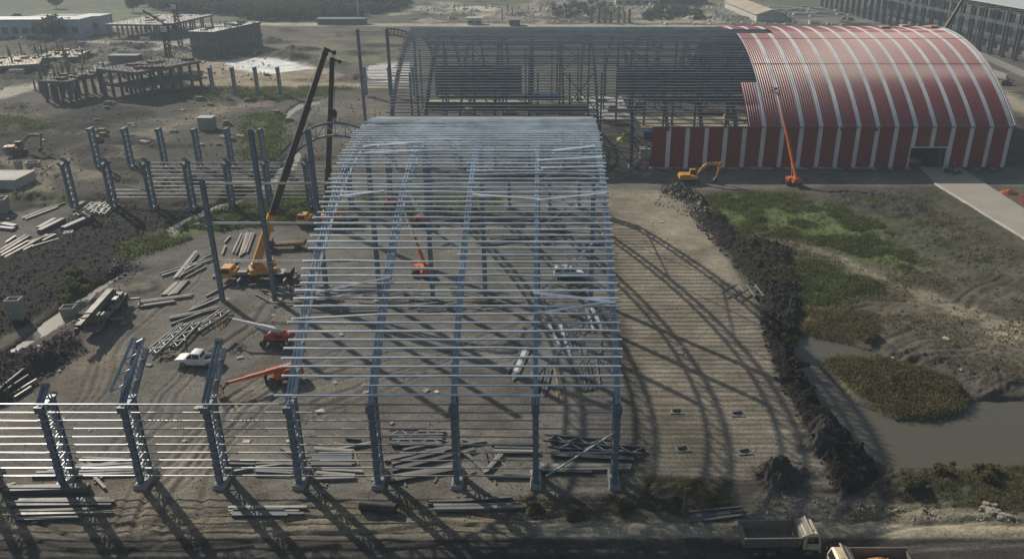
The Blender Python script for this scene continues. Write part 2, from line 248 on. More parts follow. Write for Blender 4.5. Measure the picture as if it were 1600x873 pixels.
# (polygon, colour, edge softness, colour weight, height, rugged height)
PATCH = [
 # far land
 ([(-900,-60),(2600,-60),(2600,16),(700,18),(560,34),(300,40),(0,44),(-900,44)], FGREEN, .05, .75, 0, 0),
 ([(-500,20),(250,14),(330,30),(150,46),(-500,46)], (.17,.20,.11), .04, .8, 0, 0),
 ([(60,60),(120,60),(170,78),(160,92),(60,90),(40,75)], DARK, .03, .9, 3, 2),
 ([(150,70),(240,68),(250,78),(160,92)], DARK, .02, .8, 2, 1.5),
 ([(0,72),(150,78),(240,92),(160,130),(0,170)], (.09,.083,.07), .03, .8, 0, 1),
 (strip([(-120,178),(0,148),(110,118),(190,96),(270,70),(300,64),(400,40)], [14,10,8,7,6,5,3]), PALE, .008, .95, 0, 0),
 (strip([(110,64),(170,66),(260,68)], 4), PALE, .008, .8, 0, 0),
 (strip([(-600,46),(0,44),(400,38),(640,39),(1140,42)], 4), PALE, .006, .95, 0, 0),
 (strip([(280,30),(318,26),(330,22)], 3), PALE, .006, .8, 0, 0),
 ([(300,78),(420,68),(560,52),(560,60),(470,90),(420,98),(360,96)], (.2,.17,.13), .03, .8, 0, 1),
 ([(330,95),(400,92),(480,100),(530,118),(520,130),(330,130),(280,118)], SAND, .02, .95, 0, .3),
 ([(360,96),(380,91),(430,92),(470,100),(492,107),(450,113),(410,116),(365,108)], GLINT_WHITE, .008, 1, .2, .3),  # pale quarry ground, whitened to carry a water glint in its colour
 ([(415,112),(480,106),(540,112),(530,130),(450,132)], DARK, .015, .9, 3, 1.5),
 ([(480,72),(600,60),(625,62),(612,96),(540,104),(480,96)], (.175,.175,.09), .015, .9, 0, 0),
 (strip([(330,131),(480,132),(610,135),(640,135)], 7), SAND, .006, 1, 0, 0),
 ([(120,132),(330,128),(330,136),(150,136)], TAN, .01, .9, 0, 0),
 ([(575,103),(612,97),(640,100),(640,134),(572,133)], (.33,.34,.34), .006, 1, 0, 0),
 ([(300,136),(430,136),(560,137),(500,152),(380,160),(280,155)], (.085,.09,.06), .02, .9, 0, 1),
 ([(640,15),(680,8),(740,18),(800,8),(900,0),(1100,0),(1200,8),(1180,30),(900,34),(700,32)], (.27,.24,.19), .03, .75, 0, 1.5),
 ([(705,12),(745,10),(775,14),(770,18),(715,18)], (.62,.56,.44), .006, 1, 0, 0),
 (strip([(838,-10),(842,20),(850,36)], [5,9,12]), (.50,.45,.35), .01, 1, 0, 0),
 (strip([(660,12),(640,20),(610,22)], 4), (.55,.52,.44), .01, .9, 0, 0),
 ([(655,15),(690,12),(700,26),(650,26)], DARK, .02, .8, 4, 2), ([(880,12),(925,10),(930,26),(870,26)], DARK, .02, .8, 3, 2),
 ([(1020,14),(1080,18),(1100,34),(1000,34)], (.10,.105,.06), .02, .8, 0, 1),
 (strip([(1120,10),(1200,45),(1300,80)], [6,10,14]), (.26,.24,.2), .01, .9, 0, 0),
 ([(1260,25),(1340,28),(1420,50),(1300,42),(1240,34)], (.24,.235,.22), .02, .8, 0, 0),
 ([(1100,38),(1700,38),(1700,200),(1560,200),(1540,80),(1300,60),(1100,50)], (.12,.112,.096), .02, .8, 0, .4),
 (strip([(1540,70),(1600,90),(1700,120)], 8), (.27,.245,.2), .01, .9, 0, 0),
 (strip([(1560,150),(1640,190),(1760,240)], 22), (.38,.33,.24), .01, 1, 0, 0),
 ([(1570,180),(1700,190),(1700,300),(1570,262)], (.06,.06,.045), .02, .9, 0, .8),
 # left middle
 ([(-300,160),(0,160),(100,165),(250,158),(420,170),(470,215),(440,300),(100,330),(-300,340)], (.070,.068,.055), .03, .9, 0, .3),
 ([(-100,190),(30,188),(60,205),(0,212),(-100,215)], (.12,.14,.05), .01, .9, 0, .3),
 ([(85,180),(130,166),(200,166),(245,176),(200,190),(150,206),(90,208),(70,195)], BLACK, .012, .95, 3.5, 2.2),
 ([(-200,208),(60,204),(130,216),(60,246),(-200,250)], BLACK, .015, .9, 1.5, 2),
 ([(-60,160),(80,160),(100,172),(40,182),(-60,180)], DARK, .02, .8, 1, 2),
 (strip([(60,285),(75,262),(110,248),(200,225),(260,200),(330,175),(420,160)], [34,26,20,16,15,14,10]), (.25,.21,.155), .015, .9, 0, 0),
 (strip([(-60,330),(20,306),(70,285)], 34), (.21,.18,.13), .015, .9, 0, 0),
 (strip([(70,275),(150,272),(240,280)], 10), (.26,.22,.16), .01, .9, 0, 0),
 ([(120,245),(230,250),(240,262),(130,262)], BLACK, .015, .9, .6, 1),
 ([(480,160),(610,155),(620,180),(560,182),(460,182)], (.17,.155,.13), .02, .9, 0, 0),
 ([(380,180),(440,176),(450,220),(430,250),(375,250)], (.08,.09,.045), .015, .9, 0, .8),
 ([(150,300),(240,330),(330,320),(200,380),(190,402),(230,420),(100,470),(20,520),(-200,600),(-200,430),(0,400),(60,380),(120,330)], BLACK, .010, 1, 2.2, 3.4),
 ([(-200,330),(60,305),(100,330),(70,372),(0,400),(-200,440)], (.15,.14,.125), .015, .9, 0, 0),
 ([(70,325),(170,322),(180,345),(80,380),(-20,400)], (.14,.132,.118), .015, .9, 0, 0),
 ([(-100,322),(50,318),(45,334),(-100,338)], BLACK, .012, .9, 1.2, 1),
 ([(190,385),(240,368),(340,328),(480,300),(520,310),(480,345),(330,362),(240,392),(200,405)], (.10,.125,.04), .012, .95, -.2, .7),
 ([(380,290),(470,285),(560,290),(560,335),(400,330)], (.085,.08,.06), .02, .8, .3, .8),
 ([(560,300),(640,290),(760,292),(800,330),(700,340),(590,335)], (.115,.13,.05), .02, .8, 0, .5),
 # yard
 ([(205,410),(330,365),(470,345),(560,345),(960,300),(985,560),(1010,760),(900,800),(-300,800),(-300,690),(0,640),(130,560),(185,470)], GREY, .02, .9, 0, 0),
 ([(205,420),(290,400),(270,420),(200,450),(150,500),(110,540),(60,560),(120,500)], (.115,.10,.085), .01, .9, .3, .5),
 ([(0,560),(110,520),(140,550),(60,600),(0,640),(-200,700),(-200,610)], (.045,.040,.035), .012, .95, 1.6, 1.6),
 ([(120,560),(190,520),(210,560),(120,640),(20,700),(0,680)], (.19,.165,.125), .02, .8, 0, 0),
 ([(170,445),(240,438),(255,452),(200,468)], DARK, .01, .9, .7, .5),
 ([(250,640),(340,650),(420,560),(600,640),(420,690),(330,800),(240,800)], (.195,.175,.14), .03, .8, 0, 0),
 ([(-300,700),(260,740),(250,800),(-300,812)], (.17,.142,.11), .02, .8, 0, .1),
 # tan strip beside the frame
 ([(948,292),(1070,296),(1108,340),(1135,400),(1170,452),(1205,520),(1225,600),(1290,700),(1300,760),(1180,752),(1010,742),(985,600),(965,430)], TAN, .006, 1, 0, 0),
 (strip([(968,500),(990,600),(1005,740)], [18,26,22]), (.10,.09,.075), .012, .75, 0, .25),
 # road before the red wall
 ([(940,262),(1700,262),(1700,292),(1440,290),(1000,298),(930,292)], (.17,.162,.142), .008, .95, 0, 0),
 ([(930,255),(1420,262),(1560,262),(1560,268),(930,268)], (.085,.08,.07), .006, .8, 0, .3),
 # berm and field
 ([(1085,298),(1500,292),(1640,360),(1800,420),(1800,640),(1500,620),(1200,540),(1140,400)], FIELD, .01, 1, 0, .45),
 ([(1100,308),(1180,300),(1290,318),(1370,340),(1420,385),(1430,425),(1330,405),(1240,375),(1150,365),(1115,345)], GRASS, .014, .9, .1, .7),
 ([(1230,400),(1290,410),(1375,442),(1382,458),(1330,462),(1310,482),(1255,480),(1250,440)], (.13,.165,.045), .008, .97, .1, .5),
 ([(1380,300),(1500,310),(1560,360),(1600,400),(1560,440),(1440,430),(1380,380)], (.085,.088,.052), .03, .75, 0, .9),
 ([(1290,290),(1430,292),(1470,330),(1400,345),(1300,320)], (.07,.065,.055), .012, .85, .5, .9),
 ([(1250,480),(1370,488),(1380,530),(1300,535),(1245,515)], RUSTY, .015, .85, .1, .9),
 (strip([(1130,370),(1200,372),(1290,395),(1370,432),(1400,447),(1520,492),(1640,535)], [8,8,9,12,16,20,22]), (.27,.235,.17), .008, .9, 0, 0),
 ([(1540,500),(1600,500),(1600,540),(1550,535)], (.38,.33,.25), .012, .8, 0, 0),
 ([(1380,535),(1500,545),(1600,585),(1600,620),(1530,625),(1500,600),(1440,570),(1380,562)], (.09,.08,.066), .015, .85, .5, 1.2),
 ([(1283,565),(1300,558),(1380,558),(1440,575),(1490,590),(1515,625),(1500,648),(1440,655),(1390,648),(1335,612)], OLIVE, .006, 1, .35, .9),
 ([(1440,700),(1500,725),(1600,715),(1700,730),(1700,800),(1480,800),(1390,780),(1370,740)], (.075,.08,.04), .02, .9, .3, .8),
 ([(1330,700),(1400,725),(1470,735),(1470,790),(1340,790)], (.065,.06,.05), .02, .9, .4, .9),
 (strip([(1035,292),(1075,305),(1105,340),(1150,385),(1205,415),(1222,470),(1222,530),(1232,580),(1270,640),(1310,700),(1345,765)], [16,24,36,40,80,70,50,38,48,60,74]), BLACK, .005, 1, 1.3, 1.7),
 (ell(1222,742,46,32), (.075,.068,.06), .03, 1, 2.6, .2),
 (ell(1275,690,26,22), (.075,.068,.06), .015, .9, 1.6, .4),
 # bottom strip
 ([(1010,748),(1150,748),(1160,800),(1060,812),(1000,790)], (.055,.052,.04), .012, .95, .3, 1.0),
 ([(1180,765),(1400,785),(1600,800),(1700,800),(1700,818),(1000,818),(1150,800)], (.17,.155,.12), .012, .9, .1, .7),
 ([(1370,790),(1500,792),(1600,800),(1600,812),(1370,815)], (.25,.225,.16), .012, .8, .1, .4),
 ([(400,775),(1000,778),(1000,800),(400,800)], (.125,.11,.085), .012, .8, .05, .35),
 ([(-400,792),(1000,798),(1100,812),(1100,828),(-400,822)], (.20,.175,.125), .01, .8, 0, .12),
 ([(840,815),(1800,819),(1800,839),(840,839)], (.34,.30,.215), .004, 1, .12, 0),
 ([(-400,822),(840,822),(840,842),(-400,842)], (.19,.17,.13), .01, .8, 0, .05),
 ([(-900,841),(300,840),(1200,841),(1460,841),(2400,842),(2400,1800),(-900,1800)], (.05,.048,.044), .004, .96, 0, 0),
 ([(-900,862),(500,862),(800,880),(800,1100),(-900,1100)], (.13,.12,.10), .02, .5, 0, 0),
 (strip([(1380,858),(1600,848),(1800,845)], 5), (.14,.13,.11), .006, .7, 0, 0),
 # water beds
 (POND, (.10,.09,.065), .007, 1, -1.0, 0),
 (strip([(-40,585),(45,528),(75,505),(105,487),(135,462),(165,441),(195,421)], [8,12,20,24,12,8,5]), (.09,.08,.06), .006, 1, -1.0, 0),
 (strip([(262,362),(300,338),(400,300),(437,270),(452,255),(470,236)], [14,10,8,14,20,8]), (.10,.10,.06), .006, 1, -1.0, 0),
 (strip([(440,222),(442,200),(452,175),(470,163),(500,158)], [7,7,9,8,5]), (.10,.10,.06), .004, 1, -1.0, 0),
]
def qmap(x, y): yc = np.maximum(y, 20.0); return x/yc, np.log(yc)
prr = random.Random(21)
def rpatch(n, x0, y0, x1, y1, rx, ry, cols, hh, rg, exclude=None):
    out = []
    for _ in range(n):
        cx, cy = prr.uniform(x0, x1), prr.uniform(y0, y1); f = .35 + .65*(cy-y0)/(y1-y0); a, b_ = prr.uniform(*rx)*f, prr.uniform(*ry)*f
        out.append((ell(cx, cy, a, b_, 9), prr.choice(cols), prr.choice([.006, .01, .016]), prr.uniform(.5, .95), prr.uniform(0, hh), prr.uniform(0, rg)))
    return out
EXTRA = rpatch(110, 0, 46, 620, 128, (24, 80), (3, 9), [DARK, DARK, BLACK, BLACK, TAN, (.16,.14,.11), (.07,.08,.045), (.10,.10,.06)], 2.2, 1.5) \
      + rpatch(56, -20, 150, 520, 320, (30, 95), (5, 17), [DARK, BLACK, DARK, (.19,.165,.125), (.10,.105,.055), (.22,.19,.14)], 1.2, 1.2) \
      + rpatch(56, 640, 0, 1180, 36, (20, 80), (1.6, 5), [DARK, PALE, TAN, (.12,.12,.07), DARK, (.46,.42,.33)], 3, 2) \
      + rpatch(24, 1190, 14, 1600, 130, (14, 40), (2, 6), [DARK, (.22,.2,.17), BLACK, (.26,.24,.2)], .5, .8) \
      + rpatch(46, 1150, 300, 1620, 610, (24, 80), (5, 16), [(.095,.085,.062), (.16,.14,.10), (.075,.07,.052), (.12,.125,.055), (.20,.175,.125)], .35, .8) \
      + rpatch(22, 200, 440, 950, 740, (30, 90), (8, 24), [(.13,.12,.105), (.21,.19,.15), (.12,.112,.098), (.23,.21,.17)], 0, 0) \
      + rpatch(16, 960, 310, 1240, 720, (20, 70), (5, 16), [(.27,.235,.18), (.38,.33,.25)], 0, 0) \
      + rpatch(20, 0, 765, 1500, 812, (30, 90), (3, 8), [(.10,.09,.07), (.22,.19,.14), (.075,.068,.055), (.17,.15,.11)], .12, .3)
EXTRA = [e for e in EXTRA if True]
_late = 5
PATCH = PATCH[:-30] + PATCH[-30:]
_first_yard = [i for i, p_ in enumerate(PATCH) if p_[0] and p_[1] == TAN and p_[2] == .006][0]
KEYS = [(p_[0], p_[1], p_[2], p_[3], 0, 0) for p_ in PATCH[:_first_yard] if p_[1] in (PALE, SAND, GLINT_WHITE, BLACK) or p_[2] <= .008]
PATCH = PATCH[:_first_yard] + EXTRA[:-36] + KEYS + [PATCH[_first_yard]] + EXTRA[-36:] + PATCH[_first_yard+1:]
# wheel tracks worn into the soil
TRK = [[(60,290),(110,250),(200,228),(260,203),(330,178),(430,160)], [(0,325),(60,300),(130,276),(240,278)], [(70,262),(150,238),(260,215),(350,200)], [(1150,368),(1290,398),(1370,436),(1520,494),(1640,540)], [(1300,300),(1360,360),(1420,440),(1500,520),(1600,580)],
 [(1380,540),(1440,500),(1540,520),(1640,600)], [(1330,480),(1420,470),(1500,490),(1600,500)], [(1400,560),(1480,530),(1560,540),(1640,580)], [(290,800),(300,720),(340,650),(420,590),(520,560)], [(330,800),(330,740),(380,660),(470,600),(620,570),(800,560)], [(210,700),(260,620),(300,560),(400,500),(480,440)],
 [(520,640),(640,600),(800,520),(920,430),(950,300)], [(940,276),(1100,276),(1300,276),(1440,277)], [(940,284),(1200,284),(1440,283)], [(-100,810),(300,806),(700,808),(1100,822)], [(-100,831),(400,830),(800,831),(1300,830),(1700,830)],
 [(-100,856),(500,854),(1100,856),(1700,854)], [(120,620),(180,560),(260,470),(330,400)], [(560,160),(590,170),(620,300)], [(1500,520),(1420,548),(1390,560)], [(1560,440),(1500,470),(1380,470),(1300,500)], [(0,222),(60,250),(120,256)], [(300,170),(380,166),(450,150)]]
TRW = [np.array([gp(*p_) for p_ in t_]) for t_ in TRK]
def seg_dist(x, y, W):
    best = np.full(x.shape, 1e9)
    for (ax, ay), (bx, by) in zip(W[:-1], W[1:]):
        ex, ey = bx-ax, by-ay; L2 = ex*ex+ey*ey; t = np.clip(((x-ax)*ex+(y-ay)*ey)/L2, 0, 1); best = np.minimum(best, np.hypot(x-ax-t*ex, y-ay-t*ey))
    return best
PQ = []
for poly, col, soft, wt, hh, rg in PATCH:
    wp = []
    for (x, y) in poly:
        X, Y = gp(x, max(y, -95)); wp.append((X, Y))
    wp = np.array(wp); qx, qy = qmap(wp[:,0], wp[:,1]); PQ.append((qx, qy, col, soft, wt, hh, rg))
def psdf(px, py, qx, qy):
    d = np.full(px.shape, 1e9); ins = np.zeros(px.shape, bool); n = len(qx)
    for i in range(n):
        j = (i+1) % n; ax, ay, bx, by = qx[i], qy[i], qx[j], qy[j]; ex, ey = bx-ax, by-ay
        t = np.clip(((px-ax)*ex + (py-ay)*ey)/(ex*ex+ey*ey+1e-12), 0, 1)
        d = np.minimum(d, (px-ax-t*ex)**2 + (py-ay-t*ey)**2)
        c = ((ay > py) != (by > py)) & (px < (bx-ax)*(py-ay)/(by-ay+1e-12)+ax); ins ^= c
    d = np.sqrt(d); return np.where(ins, d, -d)
WATER_IDS = range(len(PATCH)-4, len(PATCH))
def ground(x, y, want_col=True):
    x = np.asarray(x, float); y = np.asarray(y, float); qx, qy = qmap(x, y)
    wob = (fbm(qx*34, qy*34, 3, 4)-.5); wob2 = fbm(qx*150, qy*150, 9, 3)-.5
    n1 = .55*ridged(x*.22, y*.22, 5, 5) + .45*fbm(x*1.3, y*1.3, 8, 4); n2 = fbm(x*1.4, y*1.4, 6, 4); big = fbm(qx*14+5, qy*14, 11, 4)
    h = (fbm(x*.55, y*.55, 2, 4)-.5)*.16
    col = np.empty(x.shape + (3,)); col[:] = SOIL
    col *= (0.8 + .4*big)[..., None]
    wat = np.zeros(x.shape)
    for k, (px_, py_, c, soft, wt, hh, rg) in enumerate(PQ):
        m = .03 + soft*2
        sel = (qx > px_.min()-m) & (qx < px_.max()+m) & (qy > py_.min()-m) & (qy < py_.max()+m)
        if not sel.any(): continue
        d = psdf(qx[sel], qy[sel], px_, py_)
        ww = .0 if k in WATER_IDS else 1.0
        edge = d + ww*(wob[sel]*soft*2.6 + wob2[sel]*soft*1.1) + (1-ww)*(wob[sel]*.006 + wob2[sel]*.003)
        a = np.clip(edge/soft*.5+.5, 0, 1); a = a*a*(3-2*a)
        patchy = np.clip(wt + (n2[sel]-.5)*.5*(1-wt)*2, 0, 1)
        vv = (0.82 + .36*n2[sel])[:, None]
        col[sel] = col[sel]*(1-(a*patchy)[:, None]) + np.array(c)*vv*(a*patchy)[:, None]
        if k in WATER_IDS:
            h[sel] = h[sel]*(1-a) + hh*a; wat[sel] = np.maximum(wat[sel], a)
        elif hh or rg:
            b = np.clip(edge/(soft*2.2+.004), 0, 1); b = b*b*(3-2*b)
            h[sel] = h[sel] + b*hh*(.55+.9*n1[sel]-.25) + b*rg*(n1[sel]-.55)*.75 + b*rg*(n2[sel]-.5)*.35
        elif soft < .03 or k > 30:
            h[sel] = h[sel]*(1-.75*a)
    wx = x + (fbm(x*.05, y*.05, 41, 3)-.5)*9; wy = y + (fbm(x*.05+9, y*.05, 43, 3)-.5)*9
    for W in TRW:
        m_ = 6; s_ = (wx > W[:,0].min()-m_) & (wx < W[:,0].max()+m_) & (wy > W[:,1].min()-m_) & (wy < W[:,1].max()+m_) & (wat < .1)
        if not s_.any(): continue
        for o_, a_ in ((0, 1), (2.6, .7)):
            d = np.abs(seg_dist(wx[s_]+o_*.4, wy[s_]+o_, W)); g_ = np.exp(-((d-.95)/.24)**2)*a_; band = np.exp(-(d/1.9)**4)
            h[s_] += -.12*g_ + .05*np.exp(-((d-1.5)/.3)**2)*a_; k_ = (1 + .14*band*(fbm(x[s_]*.4, y[s_]*.4, 51, 2)) - .20*g_)[:, None]; col[s_] = col[s_]*k_
    h = np.where(wat > .5, h, np.maximum(h, -.25))
    return (h, col) if want_col else h
def gz(x, y): return float(ground(np.array([x]), np.array([y]), False)[0])
NR, NC = 860, 980
ys = np.concatenate([[-400, -150, -50, 5, 25], np.exp(np.linspace(math.log(42), math.log(760), NR)), [820, 1000, 1400, 2200, 3600, 5600]])
us = np.concatenate([[-60, -25, -8, -4, -2.4, -1.7], np.linspace(-1.25, 1.25, NC), [1.7, 2.4, 4, 8, 25, 60]])
off = 26.0
YY, UU = np.meshgrid(ys, us, indexing='ij')
SX = np.maximum(YY+off, 60)*.70
XX = np.clip(UU*SX - np.clip(YY*.035, 0, 30), -5600, 5600)
hh_, cc_ = ground(XX.ravel(), YY.ravel())
hh_ = hh_.reshape(XX.shape); flat = (YY > 800) | (YY < 35) | (np.abs(UU) > 1.6); hh_[flat] = 0
nr, nc = XX.shape
co = np.stack([XX, YY, hh_], -1).reshape(-1, 3)
idx = np.arange(nr*nc).reshape(nr, nc)
q = np.stack([idx[:-1,:-1], idx[:-1,1:], idx[1:,1:], idx[1:,:-1]], -1).reshape(-1, 4)
def np_mesh(name, co, faces, mats):
    me = bpy.data.meshes.new(name); k = faces.shape[1]
    me.vertices.add(len(co)); me.vertices.foreach_set('co', co.astype(np.float32).ravel())
    me.loops.add(faces.size); me.loops.foreach_set('vertex_index', faces.astype(np.int32).ravel())
    me.polygons.add(len(faces)); me.polygons.foreach_set('loop_start', np.arange(0, faces.size, k, dtype=np.int32))
    me.update(calc_edges=True)
    for m_ in mats: me.materials.append(m_)
    return me
gm = bpy.data.materials.new('soil'); gm.use_nodes = True; n = gm.node_tree.nodes; l = gm.node_tree.links; b = n['Principled BSDF']
b.inputs['Roughness'].default_value = .95; b.inputs['Specular IOR Level'].default_value = .15
at = n.new('ShaderNodeAttribute'); at.attribute_name = 'soil_type'; geo = n.new('ShaderNodeNewGeometry')
def noise_node(scale, det, lo, hi, tmin, tmax, stretch=None):
    t = n.new('ShaderNodeTexNoise'); t.inputs['Scale'].default_value = scale; t.inputs['Detail'].default_value = det; t.inputs['Roughness'].default_value = .7
    if stretch:
        mp = n.new('ShaderNodeMapping'); mp.inputs['Scale'].default_value = stretch; l.new(geo.outputs['Position'], mp.inputs[0]); l.new(mp.outputs[0], t.inputs['Vector'])
    else: l.new(geo.outputs['Position'], t.inputs['Vector'])
    r = n.new('ShaderNodeMapRange'); r.inputs['From Min'].default_value = lo; r.inputs['From Max'].default_value = hi
    r.inputs['To Min'].default_value = tmin; r.inputs['To Max'].default_value = tmax; l.new(t.outputs[0], r.inputs[0]); return t, r
t1, r1 = noise_node(.10, 8, .3, .7, .58, 1.42)
t2, r2 = noise_node(3.2, 5, .28, .72, .62, 1.4)
t3, r3 = noise_node(.5, 6, .3, .7, .78, 1.22, (.35, 1.6, 1))
m1 = n.new('ShaderNodeMath'); m1.operation = 'MULTIPLY'; l.new(r1.outputs[0], m1.inputs[0]); l.new(r2.outputs[0], m1.inputs[1])
m2 = n.new('ShaderNodeMath'); m2.operation = 'MULTIPLY'; l.new(m1.outputs[0], m2.inputs[0]); l.new(r3.outputs[0], m2.inputs[1])
vm = n.new('ShaderNodeVectorMath'); vm.operation = 'SCALE'; l.new(at.outputs['Color'], vm.inputs[0]); l.new(m2.outputs[0], vm.inputs['Scale'])
l.new(vm.outputs[0], b.inputs['Base Color'])
bp = n.new('ShaderNodeBump'); bp.inputs['Strength'].default_value = .75; bp.inputs['Distance'].default_value = .12
l.new(t2.outputs[0], bp.inputs['Height']); l.new(bp.outputs[0], b.inputs['Normal'])
me = np_mesh('ground', co, q, [gm])
ca = me.color_attributes.new('soil_type', 'FLOAT_COLOR', 'POINT')
ca.data.foreach_set('color', np.concatenate([cc_, np.ones((len(cc_), 1))], 1).astype(np.float32).ravel())
me.polygons.foreach_set('use_smooth', np.ones(len(q), bool))
tag(place('ground', me), kind='structure')

# water
def water_mat(name, col, rough, bumpd):
    m = bpy.data.materials.new(name); m.use_nodes = True; n = m.node_tree.nodes; l = m.node_tree.links; b = n['Principled BSDF']
    b.inputs['Base Color'].default_value = (*col, 1); b.inputs['Roughness'].default_value = rough; b.inputs['IOR'].default_value = 1.33
    t = n.new('ShaderNodeTexNoise'); t.inputs['Scale'].default_value = 1.2; t.inputs['Detail'].default_value = 4
    g = n.new('ShaderNodeNewGeometry'); l.new(g.outputs['Position'], t.inputs['Vector'])
    bp = n.new('ShaderNodeBump'); bp.inputs['Strength'].default_value = bumpd; bp.inputs['Distance'].default_value = .05; l.new(t.outputs[0], bp.inputs['Height']); l.new(bp.outputs[0], b.inputs['Normal'])
    MATS[name] = m
water_mat('muddy_water', (.115, .108, .08), .13, .25); water_mat('pale_water', (.30, .29, .26), .2, .1)
def water(name, poly, z, m):
    cx = sum(p[0] for p in poly)/len(poly)
    b = MB(); pts = [gp(*p) for p in poly]; b.add([(x, y, z) for x, y in pts], [tuple(range(len(pts)))[::-1]])
    # fine to draw a simple sheet: the banks rise through it
    o = b.obj(name, m); tag(o, kind='structure'); return o
water('pond', [(1215,505),(1400,520),(1560,585),(1800,620),(1800,745),(1310,745),(1225,575)], -.42, 'muddy_water')
water('stream', strip([(-40,585),(45,528),(75,505),(105,487),(135,462),(165,441),(200,418)], [16,20,30,32,20,14,8]), -.45, 'pale_water')
water('stream', strip([(255,365),(300,338),(400,300),(437,270),(452,255),(475,232)], [18,14,12,18,24,10]), -.45, 'pale_water')
water('stream', strip([(440,226),(442,200),(452,175),(470,163),(505,157)], [10,10,12,10,7]), -.45, 'pale_water')

# concrete road from the gate, with a raised edge strip
def quad_road(name, P, m, z, th=.12):
    a = [gp(*p) for p in P]; b = MB(); k = len(a)
    b.add([(x, y, z) for x, y in a] + [(x, y, z-th-.3) for x, y in a], [tuple(range(k)), *[(i, k+i, k+(i+1) % k, (i+1) % k) for i in range(k)]])
    o = b.obj(name, m); tag(o, kind='structure'); return o
mat('road_concrete', (.40, .37, .31), .85, 0, .12, .15, (.3, .26, .2), .4, .2, 4)
quad_road('road', [(1462,287),(1436,262),(1500,262),(1760,430),(1760,470)], 'road_concrete', .14)
b = MB(); p, q2 = gp(1461, 288), gp(1762, 473); b.bar((*p, .13), (*q2, .13), .45, .3); tag(b.obj('kerb', 'pale_concrete'), kind='structure')
quad_road('hardstand', [(576,104),(640,98),(640,131),(574,131)], 'pale_concrete', .2)
# drifting haze
hm = bpy.data.materials.new('haze'); hm.use_nodes = True; n = hm.node_tree.nodes; n.clear()
ho = n.new('ShaderNodeOutputMaterial'); hv = n.new('ShaderNodeVolumePrincipled'); hv.inputs['Density'].default_value = HAZE
hv.inputs['Color'].default_value = (.72, .86, 1.0, 1); hv.inputs['Anisotropy'].default_value = .1
hm.node_tree.links.new(hv.outputs[0], ho.inputs['Volume']); MATS['haze'] = hm
b = MB(); b.box(-5700, 5700, -500, 5700, -4, 64); tag(b.obj('haze', 'haze'), kind='stuff')

# ------------------------------------------------------------------ lattice columns and arched frames
CH = 9.4                                   # column height
CD = 1.9                                   # depth between the two chords of a column
def column_mesh(H=CH, m='painted_steel', lm='lacing', fl=.56, head=True, depth=CD, name='column'):
    b = MB()
    for yy in (0, depth):
        b.ibeam((0, yy, .55), (0, yy, H), fl, .42, .06, (0, 1, 0), 0)
        b.box(-fl*.7, fl*.7, yy-.38, yy+.38, .5, .58, 0)
        z = 1.6
        while z < H-.5:                    # splice plates and cleats on the outer face
            b.box(-fl*.56, fl*.56, yy-.27, yy-.22, z-.16, z+.16, 0); z += 1.15
    nb = int(round((H-.9)/1.25)); dz = (H-.9)/nb
    for sx in (-fl*.33, fl*.33):
        for i in range(nb):
            z0 = .7+i*dz; a, c = (0.15, depth-.15) if i % 2 == 0 else (depth-.15, .15)
            b.bar((sx, a, z0), (sx, c, z0+dz), .11, .11, mi=1)
            b.bar((sx, .15, z0+dz), (sx, depth-.15, z0+dz), .08, .08, mi=1)
    if head:
        b.box(-fl*.62, fl*.62, -.3, depth+.3, H, H+.09, 0)
        for yy in (0, depth): b.box(-.03, .03, yy-.45, yy+.45, H-.7, H, 0); b.box(-fl*.7, fl*.7, yy-.5, yy-.24, H-.5, H+.2, 0)
    return b.mesh(name, [m, lm])
def pedestal_mesh(depth=CD, low=-.6):
    b = MB(); t, g = .48, .75; yy0, yy1 = -.55, depth+.55
    b.add([(-g, yy0-.3, low), (g, yy0-.3, low), (g, yy1+.3, low), (-g, yy1+.3, low), (-t, yy0, .5), (t, yy0, .5), (t, yy1, .5), (-t, yy1, .5)],
          [(0,3,2,1),(4,5,6,7),(0,1,5,4),(1,2,6,5),(2,3,7,6),(3,0,4,7)])
    return b.mesh('pedestal', 'concrete')
class Arch:
    def __init__(s, y0, span, hcol, rise, d=1.75):
        s.y0, s.span, s.h, s.d = y0, span, hcol, d; s.Rr = (span**2/4 + rise**2)/(2*rise); s.cy = y0+span/2; s.cz = hcol+rise-s.Rr
        s.am = math.asin(span/2/s.Rr)
    def pt(s, a, off=0.0):                 # off > 0 lies outside the outer chord
        r = s.Rr+off; return (s.cy + r*math.sin(a), s.cz + r*math.cos(a))
def rib_mesh(A, a0, a1, m='painted_steel', lm='lacing', fl=.5, n=26, name='rib', chord=.36):
    b = MB(); L = (a1-a0)
    for off in (0, -A.d):
        P = [A.pt(a0+L*i/n, off) for i in range(n+1)]
        for i in range(n):
            p, q = P[i], P[i+1]; up = (0, math.sin(a0+L*(i+.5)/n), math.cos(a0+L*(i+.5)/n))
            for sx in ((-fl*.32, fl*.32) if off == 0 else (0,)):
                b.bar((sx, p[0]-A.y0, p[1]), (sx, q[0]-A.y0, q[1]), fl*.34 if off == 0 else fl*.7, chord*.8, up)
            if i % 3 == 1 and off == 0: b.bar((-fl*.6, q[0]-A.y0, q[1]+.02), (fl*.6, q[0]-A.y0, q[1]+.02), .34, .4, up)
    nw = int(round(n*1.15))
    for i in range(nw):
        f0, f1 = (0, -A.d) if i % 2 == 0 else (-A.d, 0)
        p, q = A.pt(a0+L*i/nw, f0), A.pt(a0+L*(i+1)/nw, f1)
        for sx in (-fl*.25, fl*.25): b.bar((sx, p[0]-A.y0, p[1]), (sx, q[0]-A.y0, q[1]), .1, .1, mi=1)
    return b.mesh(name, [m, lm])

